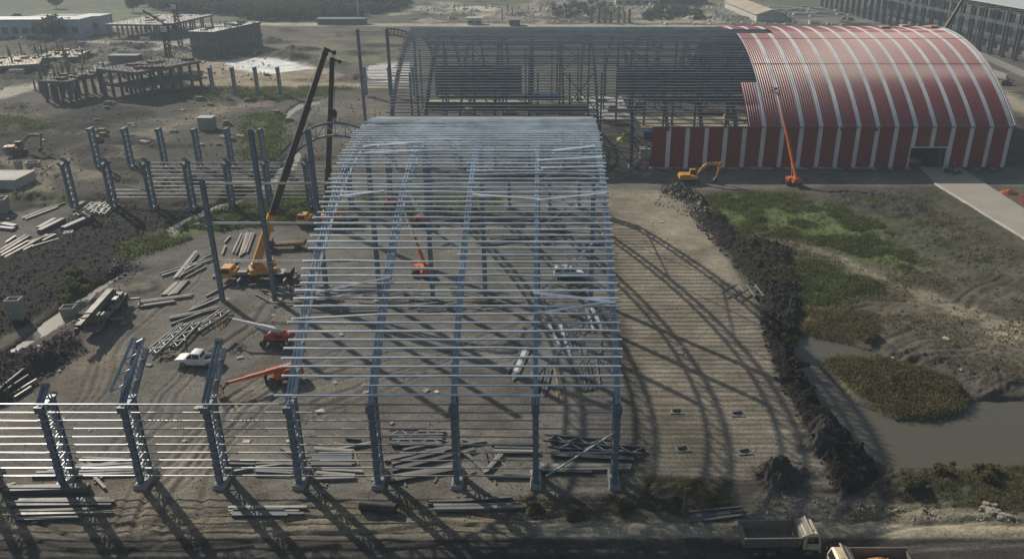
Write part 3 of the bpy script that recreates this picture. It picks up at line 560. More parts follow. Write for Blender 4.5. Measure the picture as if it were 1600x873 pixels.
# ---- the near frame
X0 = 7.3; BAY = 8.0
A1 = Arch(66.9, 89.2, CH+.25, 16.2)
near = thing('shed_frame', 'long arched steel shed frame without cladding, pale purlins over four bays in the foreground', 'shed frame', (X0, A1.y0, 0))
cm = column_mesh(); pm = pedestal_mesh()
def put(name, me, x, y=0, z=0, parent=near, sy=1): 
    o = place(name, me, parent, (x, y, z)); o.scale.y = sy; return o
for k in range(0, 10):
    c = put('column', cm, -k*BAY); put('pedestal', pm, 0, 0, 0, c)
ribm = rib_mesh(A1, -A1.am, A1.am, 'rib_steel', n=54)
for k in range(5): put('rib', ribm, -k*BAY)
seg = rib_mesh(A1, -A1.am, -A1.am+.098, n=5, name='rib_segment', fl=.62, chord=.45)
for k in (5, 6): put('rib_segment', seg, -k*BAY)
put('rib_segment', rib_mesh(A1, -A1.am, -A1.am+.028, n=2, name='rib_segment', fl=.62, chord=.45), -7*BAY)
# back row of columns, each on a tall pedestal in the ditch
XB = [-94.3, -86.3, -78.4, -70.4, -62.5, -54.8, -46.8, -38.5, -30.5, -22.5, -14.5, -6.7, 1.4, 7.3]
for i, x in enumerate(XB):
    if i < 1: continue
    c = put('column', cm, x-X0, A1.span, 0, near, -1)
    put('pedestal', pedestal_mesh(low=-2.4 if 2 < i < 6 else -.8), 0, 0, 0, c)
lone = thing('lattice_column', 'grey lattice column standing free at the left end of the row behind the ditch', 'steel column', (XB[0], A1.y0+A1.span, 0))
c = place('column', cm, lone); c.scale.y = -1; put('pedestal', pm, 0, 0, 0, lone)
# head stubs on the back columns lean toward the frame
hb = MB()
for sx in (-.22, .22): hb.bar((sx, 0, CH), (sx, -1.5, CH+1.1), .2, .4)
hb.bar((0, -CD, CH-.6), (0, -CD-1.2, CH+.5), .35, .35)
hm_ = hb.mesh('rib_stub', 'painted_steel')
for i in range(0, 7):
    put('rib_stub', hm_, XB[i]-X0, A1.span, 0, near) if i else put('rib_stub', hm_, 0, 0, 0, lone)
# purlins: cold rolled channels, one run over the bays each
rng = random.Random(3)
NP = 98; xl, xr = -4*BAY, 0
for i in range(NP):
    a = -A1.am + .012 + (2*A1.am-.024)*i/(NP-1); y, z = A1.pt(a, .42); up = (0, math.sin(a)*.55, math.cos(a)); b = MB()
    l_end = xl-1.1+rng.uniform(-.25, .3); r_end = xr+.35+rng.uniform(-.05, .35)
    if i == 0: l_end = xl-1.3; r_end = xl+3*BAY+.8
    if i == 1: l_end = xl-.2+8.0-.6
    if i == 3: l_end = xl-1.2
    if i in (17, 33, 52): l_end = -2*BAY-.6
    stops = [l_end] + [xl+BAY*k for k in range(1, 4) if xl+BAY*k > l_end+1 and xl+BAY*k < r_end] + [r_end]
    dy = [rng.uniform(-.05, .05) for _ in stops]
    if i in (9, 10): dy = [-.55, 0, 0, .1, .0][:len(stops)] if i == 9 else [0]*len(stops)
    if rng.random() < .16: dy[rng.randrange(len(dy))] += rng.uniform(-.45, .45)
    t = (math.cos(a), -math.sin(a))
    def q(x, s): return (x, y-A1.y0+t[0]*s, z+t[1]*s)
    for j in range(len(stops)-1):
        x0_, x1_ = stops[j], stops[j+1]; xm = (x0_+x1_)/2; sg = rng.uniform(-.03, .05)+(.12 if rng.random() < .06 else 0)
        s0, s1 = dy[j], dy[j+1]
        e = .25 if j else 0
        b.cbeam(q(x0_-e, s0), q(xm, (s0+s1)/2+sg), .17, .17, .03, up); b.cbeam(q(xm, (s0+s1)/2+sg), q(x1_, s1), .17, .17, .03, up)
    b.obj('purlin', 'galvanised', near, (0, 0, 0))
# a few loose members lying over the purlins
for (x0_, a0_, x1_, a1_, wd) in [(-8.3, 12.2, .2, 11.0, .30), (-8.2, 9.6, .3, 11.2, .22), (-15.5, 27.5, -7.6, 26.6, .24), (-8.0, 26.4, .1, 27.8, .26), (-8.0, 35.6, 0.2, 36.5, .34), (-7.5, 33.5, .2, 34.0, .3),
        (-23.4, 14.2, -30.9, 12.2, .2), (-31, 27.2, -26, 28.2, .24), (-30.6, 40, -23, 41.6, .24), (-30, 37.8, -20, 38.8, .2), (-6, 38.5, -.5, 40, .4)]:
    b = MB(); aa = -A1.am + a0_/A1.Rr; ab = -A1.am + a1_/A1.Rr; p = A1.pt(aa, .66); q = A1.pt(ab, .66)
    b.bar((x0_, p[0]-A1.y0, p[1]), (x1_, q[0]-A1.y0, q[1]), wd, .1, (0, math.sin(aa), math.cos(aa))); b.obj('loose_purlin', 'galvanised', near, (0, 0, 0))
# wind braces in the right-hand bay and tie rods
for (i0, i1) in ((.03, .13), (.13, .23), (.23, .33), (.33, .43), (.43, .53), (.53, .66), (.66, .82), (.82, .98)):
    a0_, a1_ = -A1.am+2*A1.am*i0, -A1.am+2*A1.am*i1; p, q = A1.pt(a0_, -.4), A1.pt(a1_, -.4)
    for sx in (0, 1):
        b = MB(); b.bar(((-8 if sx else 0), p[0]-A1.y0, p[1]), ((0 if sx else -8), q[0]-A1.y0, q[1]), .17, .17, mi=0); b.obj('brace', 'lacing', near, (0, 0, 0))
b = MB(); b.bar((-6.9, .1, 1.2), (-.2, .1, 6.4), .16, .16); b.obj('brace', 'lacing', near, (0, 0, 0))
# side rails
for i in range(10):
    z = 1.55 + .93*i; b = MB(); x1_ = .2 if i in (3, 6) else (-8+.5 if i < 8 else -.1); x = -9*BAY-.4
    if i == 1: x1_ = -8.2
    while x < x1_-.3:
        xe = min(x+BAY+.2, x1_); b.cbeam((x, -.34, z+rng.uniform(-.03, .03)), (xe, -.34, z+rng.uniform(-.03, .03)), .09, .13, .02); x += BAY
    b.obj('side_rail', 'girt_steel', near, (0, 0, 0))
for i in range(10):                        # rails on the back row
    z = 1.9 + .8*i; x0_ = XB[1]+.2-X0 if i < 3 else XB[2]-X0; b = MB(); b.cbeam((x0_, A1.span-.4-CD*0+.75, z), (.2, A1.span+.35, z+rng.uniform(-.05, .05)), .16, .2, .03)
    b.obj('side_rail', 'girt_steel', near, (0, 0, 0))
b = MB(); b.cbeam((XB[1]-X0+1.5, A1.span+.4, 4.6), (XB[2]-X0+.2, A1.span+.4, 3.2), .16, .2, .03); b.obj('side_rail', 'girt_steel', near, (0, 0, 0))

# ---- prop posts along the middle line
def post(k, h, label, tie=True):
    x = X0-k*BAY; b = MB(); b.ibeam((0, 0, .1), (0, 0, h), .62, .6, .07, (0, 1, 0)); b.box(-.55, .55, -.5, .5, 0, .1)
    for z in (h*.3, h*.62, h-.2): b.box(-.42, .42, -.4, .4, z, z+.1)
    t = thing('steel_post', label, 'steel post', (x, 111.5, gz(x, 111.5)), 0, 'tall steel posts along the middle of the near shed'); b.obj('shaft', 'painted_steel', t)
    b = MB(); b.box(-.9, .9, -.8, .8, -.3, .06); b.obj('footing', 'concrete', t)
    return t
p7 = post(7, 19.2, 'shorter grey steel post at the left end of the row, tied by rails to another')
p6 = post(6, 26.3, 'tall grey steel post before the yellow crane, second from left in its row')
p5 = post(5, 26.3, 'tall grey steel post just left of the purlins, third from the left in its row')
for k in range(5): post(k, 23.9, 'grey steel post under the bare near roof, %s' % ['at its right edge', 'second from its right edge', 'at its middle', 'second from its left edge', 'at its left edge'][k])
for z in (18.4, 12.4, 6.4):
    for dy in (-.3, .3):
        b = MB(); b.cbeam((0, dy, z), (24 if z > 7 else 20, dy, z+.02), .1, .16, .02); b.obj('tie_rail', 'girt_steel', p7, (0, 0, -p7.location.z))

# ---- the far shed: same frame, dark, its right half clad in red
A2 = Arch(185.0, 89.2, CH+.25, 16.5)
XL2, XE2, XR2 = -35.3, 51.2, 108.3
far = thing('arched_shed', 'huge arched shed, clad in red sheets with pale stripes at the right, bare frame left', 'shed', (0, A2.y0, 0))
cmd = column_mesh(m='dark_steel', lm='dark_steel', name='column')
kx = []; x = XL2
while x < XR2: kx.append(x); x += 8.02
for x in kx:
    o = put('column', cmd, x, 0, 0, far); put('pedestal', pm, 0, 0, 0, o) if x < 26 else None
    o = put('column', cmd, x, A2.span, 0, far, -1)
rm2 = rib_mesh(A2, -A2.am, A2.am, 'dark_steel', 'dark_steel', n=44)
for x in kx:
    if x < XE2+12: put('rib', rm2, x, 0, 0, far)
NP2 = 92
for i in range(NP2):
    a = -A2.am + .012 + (2*A2.am-.024)*i/(NP2-1); y, z = A2.pt(a, .42); up = (0, math.sin(a), math.cos(a)); b = MB()
    x0_ = XL2-.8+rng.uniform(-.5, .5); y -= A2.y0
    while x0_ < XE2+2:
        x1_ = x0_+8.02; dz = rng.uniform(-.04, .04); b.cbeam((x0_, y, z+dz), (x1_+.2, y, z+dz+rng.uniform(-.03, .03)), .20, .22, .04, (0, math.sin(a)*.5, math.cos(a))); x0_ = x1_
    b.obj('purlin', 'hazed_girt', far, (0, 0, 0))
for i in range(10):
    z = 1.4+.9*i; b = MB(); b.cbeam((XL2, -.34, z), (25.4, -.34, z), .1, .15, .02); b.obj('side_rail', 'hazed_girt', far, (0, 0, 0))
pmesh = MB(); pmesh.ibeam((0, 0, 0), (0, 0, 24.2), .5, .5, .06, (0, 1, 0)); pmesh = pmesh.mesh('prop_post', 'dark_steel')
for x in kx[:12]: put('prop_post', pmesh, x, A2.span/2, 0, far)
pmesh = MB(); pmesh.ibeam((0, 0, 0), (0, 0, 18.4), .4, .4, .06, (0, 1, 0)); pmesh = pmesh.mesh('prop_post', 'dark_steel')
for x in kx[:12]: put('prop_post', pmesh, x+2, 21, 0, far); put('prop_post', pmesh, x-2, 67, 0, far)
for i, x in enumerate(kx[:11]):           # crossed bracing between the front columns and the roof bays
    if i in (1, 3, 5, 6, 7, 9):
        for fl_ in (0, 1):
            b = MB(); b.bar((x, .9, 1 if fl_ else 9), (x+8, .9, 9 if fl_ else 1), .2, .2); b.obj('brace', 'dark_steel', far, (0, 0, 0))
for i in (2, 5, 7, 9):
    for (f0, f1) in ((.05, .2), (.2, .35), (.35, .5)):
        a0_, a1_ = -A2.am+2*A2.am*f0, -A2.am+2*A2.am*f1; p, q = A2.pt(a0_, -.4), A2.pt(a1_, -.4)
        for sx in (0, 1):
            b = MB(); b.bar((kx[i]+8*sx, p[0]-A2.y0, p[1]), (kx[i]+8*(1-sx), q[0]-A2.y0, q[1]), .2, .2); b.obj('brace', 'dark_steel', far, (0, 0, 0))
# sheet walls
STR = 4.37; SW = 1.0
def is_stripe(x): return ((x-XR2+SW) % STR) < SW
def wall_strip_edges(x0, x1):
    e = [x0]; k = math.ceil((x0-XR2)/STR)-1
    xs = []
    for j in range(k, 1): xs += [XR2+j*STR-SW, XR2+j*STR]
    e += [v for v in xs if x0 < v < x1]; e.append(x1); return sorted(set(round(v, 4) for v in e))
def clad_wall(x0, x1, z0, z1, y, parent, name, mats):
    b = MB(); E = wall_strip_edges(x0, x1); pitch = .36
    for a, c in zip(E[:-1], E[1:]):
        mi = 1 if is_stripe((a+c)/2) else 0; n_ = max(1, int((c-a)/pitch)); dx = (c-a)/n_
        prof = []
        for i in range(n_): x = a+i*dx; prof += [(x, 0), (x+dx*.55, 0), (x+dx*.66, -.05), (x+dx*.9, -.05)]
        prof.append((c, 0))
        vs = [(px, y+py, z0) for px, py in prof] + [(px, y+py, z1) for px, py in prof]; k = len(prof)
        b.add(vs, [(i, i+1, k+i+1, k+i) for i in range(k-1)], mi)
    return b.obj(name, mats, parent, (0, 0, 0))
YW = -.45
G0, G1 = 85.6, 94.0
clad_wall(25.3, G0, .35, CH+.3, YW, far, 'front_wall', ['red_wall', 'pale_sheet'])
clad_wall(G1, XR2, .35, CH+.3, YW, far, 'front_wall', ['red_wall', 'pale_sheet'])
clad_wall(G0, G1, 5.0, CH+.3, YW, far, 'front_wall', ['red_wall', 'pale_sheet'])
b = MB(); b.box(25.2, XR2+.1, YW-.12, YW-.06, CH+.28, CH+.5); b.box(25.2, XR2+.1, YW-.5, YW+.2, CH+.5, CH+.56); b.obj('eaves_trim', 'dark_clad', far, (0, 0, 0))
b = MB(); b.box(G0-.25, G0, YW-.2, YW+.3, 0, 5.3); b.box(G1, G1+.25, YW-.2, YW+.3, 0, 5.3); b.box(G0, G1, YW-.2, YW+.3, 5.0, 5.25); b.obj('door_frame', 'pale_sheet', far, (0, 0, 0))
b = MB(); b.box(-.6, .6, -1.2, .4, -.4, .3); pbm = b.mesh('plinth_block', 'concrete')
for i in range(21): put('plinth_block', pbm, 25.6+i*4.0, 0, 0, far)
# back wall, its backlit shade put into the dark cladding colour
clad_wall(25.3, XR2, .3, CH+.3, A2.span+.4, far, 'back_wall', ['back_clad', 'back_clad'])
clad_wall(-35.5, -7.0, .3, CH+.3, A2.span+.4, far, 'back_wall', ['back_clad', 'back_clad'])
# roof: standing seam sheets bent over the ribs, laid as strips of red and pale
def clad_roof(x0, x1, a0, a1, name, n=64):
    b = MB(); E = wall_strip_edges(x0, x1); L = a1-a0
    for a, c in zip(E[:-1], E[1:]):
        mi = 1 if is_stripe((a+c)/2) else 0; k_ = max(1, int(round((c-a)/.56))); dx = (c-a)/k_; prof = []
        for i in range(k_): x = a+i*dx; prof += [(x, .0), (x+dx*.66, .0), (x+dx*.76, .055), (x+dx*.88, .055)]
        prof.append((c, 0)); k = len(prof); vs = []
        for j in range(n+1):
            an = a0+L*j/n
            for px, pz in prof: y, z = A2.pt(an, .62+pz); vs.append((px, y-A2.y0, z))
        fs = [(j*k+i, j*k+i+1, (j+1)*k+i+1, (j+1)*k+i) for j in range(n) for i in range(k-1)]
        b.add(vs, fs, mi)
    return b.obj(name, ['red_sheet', 'pale_sheet'], far, (0, 0, 0), smooth=20)
am = A2.am
for aa in (-.40, -.19):                   # lap joints between the bent sheets
    y, z = A2.pt(aa, .70); b = MB(); b.bar((XE2+.1, y-A2.y0, z), (XR2+.5, y-A2.y0, z), .10, .05, (0, math.sin(aa), math.cos(aa))); b.obj('lap_joint', 'red_wall', far, (0, 0, 0))
clad_roof(XE2, XR2+.6, -am-.008, -.115, 'roof_sheet')
clad_roof(XE2+9.6, XR2+.6, -.115, -.035, 'roof_sheet', 10)
clad_roof(49.2, XR2+.6, -.035, am, 'roof_sheet', 50)
clad_roof(47.2, XE2, -am-.008, -am+.20, 'roof_sheet', 16)
# right gable
b = MB(); N = 40; P = [A2.pt(-am+2*am*i/N, .55) for i in range(N+1)]
b.add([(XR2+.3, p[0]-A2.y0, p[1]) for p in P] + [(XR2+.3, A2.span+.4, .3), (XR2+.3, -.4, .3)], [tuple(range(N+3))]); b.obj('gable_wall', 'red_wall', far, (0, 0, 0))
b = MB()
for j in range(40):
    p, q = A2.pt(-am+2*am*j/40, .78), A2.pt(-am+2*am*(j+1)/40, .78); b.bar((XR2+.5, p[0]-A2.y0, p[1]), (XR2+.5, q[0]-A2.y0, q[1]), .5, .16)
b.obj('verge_trim', 'pale_sheet', far, (0, 0, 0))
for (x, aa, wd) in ((106, .0, 2.2), (92, -.02, 2.5), (99, .03, 1.8)):
    y, z = A2.pt(aa, .9); b = MB(); b.box(x, x+wd, y-A2.y0, y-A2.y0+2.5, z-.1, z+.25); b.obj('sheet_bundle', 'tan_roof'); bpy.data.objects[-1] if 0 else None
for o in [o for o in C.objects if o.name.startswith('sheet_bundle')]:
    o.location = (0, A2.y0, 0); 
sb = [o for o in C.objects if o.name.startswith('sheet_bundle')]
for o, lb in zip(sb, ('bundle of tan sheets lying on the red roof crest nearest its right end', 'bundle of tan sheets on the red roof crest farthest from the right end', 'middle bundle of tan sheets on the red roof crest')): tag(o, lb, 'sheet bundle', 'bundles on the red roof')

# free columns that carry the far shed's rows on to the left
rowf = [(-105.0, 'far left end'), (-97.2, 'second'), (-89.2, 'third'), (-81.0, 'fourth'), (-73.4, 'fifth'), (-65.6, 'sixth')]
for i, (x, _) in enumerate(rowf):
    t = thing('lattice_column', 'grey lattice column, %s from the left in the row beyond the ditch' % ORD[i], 'steel column', (x, 185, gz(x, 185)-.3), 0, 'free lattice columns beyond the ditch')
    place('column', cm, t); place('pedestal', pm, t)
rowb = [(-111, ''), (-103.6, ''), (-96, ''), (-88.4, '')]
for i, (x, _) in enumerate(rowb):
    t = thing('lattice_column', 'grey lattice column, %s from the left in the farthest row beside the tan road' % ORD[i], 'steel column', (x, 274, gz(x, 274)-.3), 0, 'free lattice columns by the tan road')
    place('column', cm, t)
# pair of railed columns just left of the far frame
rf = thing('column_frame', 'two lattice columns joined by many rails beside the bare end of the far frame', 'steel frame', (-59, 272, 0))
for x in (0, 8.0, 16, 23.5): o = place('column', cm, rf, (x, 0, 0))
for i in range(8): b = MB(); b.cbeam((-.3, -.4, 1.8+i*1.0), (23.7, -.4, 1.8+i*1.0), .12, .16, .03); b.obj('side_rail', 'girt_steel', rf)
# tall posts at the far frame's left end
def tallpost(x, lb):
    b = MB(); b.ibeam((0, 0, 0), (0, 0, 26.5), .75, .7, .09, (0, 1, 0)); t = thing('steel_post', lb, 'steel post', (x, 229.6, 0), 0, 'tall posts left of the far frame'); b.obj('shaft', 'painted_steel', t)
    b = MB(); b.box(-1, 1, -1, 1, -.3, .12); b.obj('footing', 'concrete', t); return t
tallpost(-50.6, 'tall bare steel post standing far left of the distant frame, without a truss')
tp = tallpost(-42.6, 'tall steel post beside the distant frame carrying a short curved truss')
b = MB(); n = 8; P = [(x, 26.6 - .085*max(0, x-1.5)**1.75) for x in [i*8.0/n for i in range(n+1)]]
for i in range(n):
    for off in (0, -1.7): b.bar((P[i][0], 0, P[i][1]+off), (P[i+1][0], 0, P[i+1][1]+off), .35, .28)
    b.bar((P[i][0], 0, P[i][1]), (P[i+1][0], 0, P[i+1][1]-1.7), .14, .14); b.bar((P[i][0], 0, P[i][1]), (P[i][0], 0, P[i][1]-1.7), .14, .14)
b.obj('truss_segment', 'dark_steel', tp)
for z in (25.8, 12.8):
    b = MB(); b.cbeam((-8, 0, z), (0, 0, z), .16, .2, .03); b.obj('tie_rail', 'girt_steel', tp)

# what is stored inside the far shed
def low_store(name, x0, x1, y0, y1, h, label, roofm, wallm, cat='storage block', n=6):
    t = thing(name, label, cat, ((x0+x1)/2, (y0+y1)/2, 0)); L, D = (x1-x0)/2, (y1-y0)/2
    b = MB(); b.box(-L, L, -D, D, 0, h-.15)
    for i in range(n+1): x = -L+2*L*i/n; b.box(x-.08, x+.08, -D-.08, -D, 0, h-.15)
    b.obj('wall', wallm, t); b = MB(); b.box(-L-.3, L+.3, -D-.3, D+.3, h-.15, h)
    b.obj('roof', roofm, t); return t
low_store('steel_stack', -36, -4, 252, 257, 2.2, 'long rusty red stack with a tan top at the back left inside the bare frame', 'tan_roof', 'rust')
low_store('steel_stack', -4, 14, 248, 252, 2.6, 'shorter rusty stack with tan top right of the long one inside the bare frame', 'tan_roof', 'rust')
low_store('container', -5, 5, 262, 265, 2.8, 'blue container near the back of the bare frame', 'blue_tarp', 'blue_tarp', 'container')
low_store('container', 27, 33, 212, 215, 2.6, 'dark blue container on the floor near the front of the bare frame', 'blue_tarp', 'dark_clad', 'container')
low_store('container', 35, 42, 212, 215, 2.6, 'olive container on the floor beside a dark blue one in the bare frame', 'olive_paint', 'olive_paint', 'container')
low_store('container', 43, 50, 214, 217, 2.4, 'pale grey container beside the olive one in the bare frame', 'white_roof', 'concrete', 'container')
low_store('floor_slab', 10, 26, 236, 272, .3, 'pale poured slab bay on the floor of the bare frame', 'pale_concrete', 'concrete', 'slab')
low_store('floor_slab', 28, 60, 225, 240, .3, 'pale floor slab in front of the dark back wall of the frame', 'tan_roof', 'concrete', 'slab')

# ------------------------------------------------------------------ machines
def wheel(parent, x, y, r, w_, out=1, rimr=.55, dual=False, name='wheel'):
    # tyre mesh is the part, the rim its sub-part; out = +1 / -1 is the outer side
    b = MB(); h = w_/2
    b.lathe([(-h, r*.55), (-h, r*.88), (-h*.75, r*.98), (h*.75, r*.98), (h, r*.88), (h, r*.55), (h*.3, r*.5), (-h*.3, r*.5), (-h, r*.55)], 0, 0, 0, 18)
    for i in range(18):
        a = 2*math.pi*i/18; ca, sa = math.cos(a), math.sin(a)
        b.bar((ca*r*.99, -h*.8, sa*r*.99), (ca*r*.99, h*.8, sa*r*.99), .05, .03, (ca, 0, sa))
    wh = b.obj(name, 'tyre', parent, (x, y, r), smooth=40)
    b = MB(); k = out*h*.6
    b.lathe([(k*.2, 0.001), (k*.2, r*.2), (k*.9, r*.24), (k*.9, r*.3), (k*.4, r*.42), (k*.8, r*.54), (k*1.0, r*.56)], 0, 0, 0, 16); b.lathe([(-k, r*.56), (-k*.5, .001)], 0, 0, 0, 12)
    b.obj('rim', 'rim', wh); return wh
def rigid(parent, name, m, b, **k): return b.obj(name, m, parent, **k)

def dump_truck(label, loc, rz, bodym='skip_body', cabm='cream_paint'):
    t = thing('dump_truck', label, 'dump truck', loc, rz)
    b = MB()
    for s in (-.42, .42): b.box(-3.3, 3.2, s-.06, s+.06, .72, .98)
    for x in (-2.4, -1.2, 2.3): b.box(x-.1, x+.1, -.95, .95, .42, .6)
    for x in (-3.1, -.2, 1.2): b.box(x-.05, x+.05, -.45, .45, .74, .94)
    b.box(-.2, .9, .5, 1.0, .55, 1.0); b.box(-.2, .7, -1.0, -.5, .55, 1.0); b.tube((.2, -.75, .6), (1.1, -.75, .6), .13)
    rigid(t, 'chassis', 'black_metal', b)
    for s in (-1, 1):
        for x in (2.3, -1.15, -2.42): wheel(t, x, s*1.0, .52, .34 if x > 0 else .5, s)
        b = MB(); b.side([(1.65, .98), (1.85, 1.2), (2.75, 1.2), (2.95, .9), (2.85, .9), (2.7, 1.1), (1.9, 1.1), (1.75, .92)], s*.82-.22*1, s*.82+.22); rigid(t, 'mudguard', 'black_metal', b)
    # cab: upright, with raked screen and domed roof
    b = MB()
    b.side([(1.75, 1.0, 1.17), (3.28, .85, 1.17), (3.36, 1.05, 1.18), (3.34, 1.62, 1.18), (3.12, 2.42, 1.08), (2.95, 2.56, .98), (1.9, 2.56, .98), (1.75, 2.42, 1.1), (1.72, 1.6, 1.18)]); 
    b.box(3.28, 3.42, -1.15, 1.15, .52, .84); b.box(3.30, 3.40, -.75, .75, 1.0, 1.28)
    cab = rigid(t, 'cab', cabm, b)
    b = MB(); b.add([(3.355, -1.0, 1.68), (3.355, 1.0, 1.68), (3.155, .92, 2.36), (3.155, -.92, 2.36)], [(0, 1, 2, 3)]); rigid(cab, 'windscreen', 'glass', b)
    for s in (-1, 1):
        b = MB(); b.add([(2.15, s*1.19, 1.62), (3.12, s*1.19, 1.62), (2.98, s*1.115, 2.3), (2.15, s*1.115, 2.3)], [(0, 1, 2, 3) if s < 0 else (3, 2, 1, 0)]); rigid(cab, 'side_window', 'glass', b)
        b = MB(); b.box(3.38, 3.44, s*.92-.16, s*.92+.16, .6, .78); rigid(cab, 'headlight', 'lamp_glass', b)
        b = MB(); b.tube((3.2, s*1.15, 2.1), (3.35, s*1.42, 2.1), .02); b.box(3.3, 3.36, s*1.36-.02, s*1.36+.2*s, 1.75, 2.2) if s > 0 else b.box(3.3, 3.36, s*1.36-.2, s*1.36+.02, 1.75, 2.2); rigid(cab, 'mirror', 'black_metal', b)
        b = MB(); b.box(2.06, 2.1, s*1.185-.01, s*1.185+.01, 1.1, 2.3); b.box(2.18, 2.3, s*1.19-.02, s*1.19+.02, 1.4, 1.44); rigid(cab, 'door_seam', 'black_metal', b)
    b = MB(); b.box(2.2, 2.8, -.5, .5, 2.56, 2.62); rigid(cab, 'roof_hatch', 'cream_paint', b)
    # dump body: open, flared, with ribs and a shield over the cab
    def P(x, y, z): return (x, y, z)
    b = MB(); L0, L1, W0, W1, Z0, Z1 = -3.45, 1.45, 1.02, 1.22, 1.12, 2.25; th = .07
    b.add([P(L0, -W0, Z0), P(L1-.1, -W0, Z0), P(L1-.1, W0, Z0), P(L0, W0, Z0), P(L0, -W0, Z0+.06), P(L1-.1, -W0, Z0+.06), P(L1-.1, W0, Z0+.06), P(L0, W0, Z0+.06)], [(0,3,2,1),(4,5,6,7),(0,1,5,4),(1,2,6,5),(2,3,7,6),(3,0,4,7)])
    for s in (-1, 1):
        q = [(L0, W0, Z0), (L1-.1, W0, Z0), (L1+.1, W1, Z1), (L0-.15, W1, Z1)]
        vs = [(x, s*w_, z) for x, w_, z in q] + [(x, s*(w_-th), z) for x, w_, z in q]
        b.add(vs, [(0,1,2,3),(7,6,5,4),(0,4,5,1),(1,5,6,2),(2,6,7,3),(3,7,4,0)])
        b.bar((L0-.16, s*(W1-.03), Z1), (L1+.1, s*(W1-.03), Z1), .13, .11)
        for i in range(7): x = L0+.1+i*.76; b.bar((x, s*(W0+.03), Z0), (x-.05, s*(W1+.04), Z1-.05), .09, .09)
    for x, z1 in ((L0-.08, Z1-.1), (L1, Z1+.12)): b.add([P(x+.05*0, -W0, Z0), P(x, W0, Z0), P(x+.08, W1, z1), P(x+.08, -W1, z1), P(x+.07, -W0, Z0), P(x+.07, W0, Z0), P(x+.15, W1, z1), P(x+.15, -W1, z1)], [(0,1,2,3),(7,6,5,4),(0,4,5,1),(1,5,6,2),(2,6,7,3),(3,7,4,0)])
    b.bar((L1+.12, 0, Z1+.1), (L1+.95, 0, 2.75), 2.4, .06); 
    for y in (-.8, 0, .8): b.bar((L1+.12, y, Z1+.06), (L1+.95, y, 2.71), .07, .1)
    body = rigid(t, 'dump_body', bodym, b)
    b = MB(); b.box(L1+.88, L1+.98, -1.2, 1.2, 2.7, 2.8); rigid(body, 'shield_edge', 'cream_paint', b)
    for s in (-.9, .9): b = MB(); b.box(-3.4, -3.34, s-.15, s+.15, .75, .9); rigid(t, 'tail_lamp', 'red_lamp', b)
    return t

def pickup(label, loc, rz):
    t = thing('pickup_truck', label, 'pickup', loc, rz); W = .88
    b = MB(); b.side([(-2.62, .48, W), (-.55, .42, W), (2.55, .42, W), (2.66, .62, W-.04), (2.62, .95, W-.06), (2.35, 1.04, W-.06), (1.2, 1.12, W-.03), (1.0, 1.14, W), (-.62, 1.14, W), (-.62, .72, W), (-2.62, .72, W)])
    for s in (-1, 1): b.box(-2.62, -.6, s*W-.05 if s > 0 else -W, W if s > 0 else -W+.05, .72, 1.16)
    b.box(-2.64, -2.56, -W, W, .5, 1.14)
    b.side([(1.38, 1.10, .82), (.62, 1.72, .72), (.4, 1.80, .70), (-.45, 1.78, .70), (-.62, 1.72, .71), (-.66, 1.12, .84)])
    rigid(t, 'body', 'white_paint', b, smooth=30)
    b = MB(); b.add([(1.365, -.74, 1.15), (1.365, .74, 1.15), (.67, .64, 1.71), (.67, -.64, 1.71)], [(0,1,2,3)]); rigid(t, 'windscreen', 'glass', b)
    b = MB(); b.add([(-.68, -.68, 1.2), (-.68, .68, 1.2), (-.645, .58, 1.56), (-.645, -.58, 1.56)], [(3,2,1,0)]); rigid(t, 'rear_window', 'glass', b)
    for s in (-1, 1):
        for (xa, xb, xc, xd) in ((.36, 1.12, .56, .36), (-.55, .28, .28, -.5)):
            b = MB(); b.add([(xa, s*.835, 1.18), (xb, s*.835, 1.18), (xc, s*.735, 1.66), (xd, s*.735, 1.66)], [(0,1,2,3) if s < 0 else (3,2,1,0)]); rigid(t, 'side_window', 'glass', b)
        for x in (-1.68, 1.62): wheel(t, x, s*.8, .37, .25, s)
        b = MB(); b.box(2.56, 2.66, s*.62-.16, s*.62+.16, .72, .9); rigid(t, 'headlight', 'lamp_glass', b)
        b = MB(); b.box(-2.68, -2.63, s*.78-.07, s*.78+.07, .75, 1.0); rigid(t, 'tail_lamp', 'red_lamp', b)
        b = MB(); b.box(1.0, 1.12, s*.98-.08, s*.98+.08, 1.1, 1.22); rigid(t, 'mirror', 'white_paint', b)
    b = MB(); b.box(-2.55, -.68, -.82, .82, .725, .735); b.box(2.6, 2.7, -.5, .5, .62, .86); rigid(t, 'bed_liner', 'black_metal', b)
    b = MB(); b.box(2.58, 2.74, -.84, .84, .42, .6); b.box(-2.76, -2.6, -.84, .84, .45, .58); rigid(t, 'bumper', 'white_paint', b); t.scale = (1.03, 1.06, 1.12)
    return t
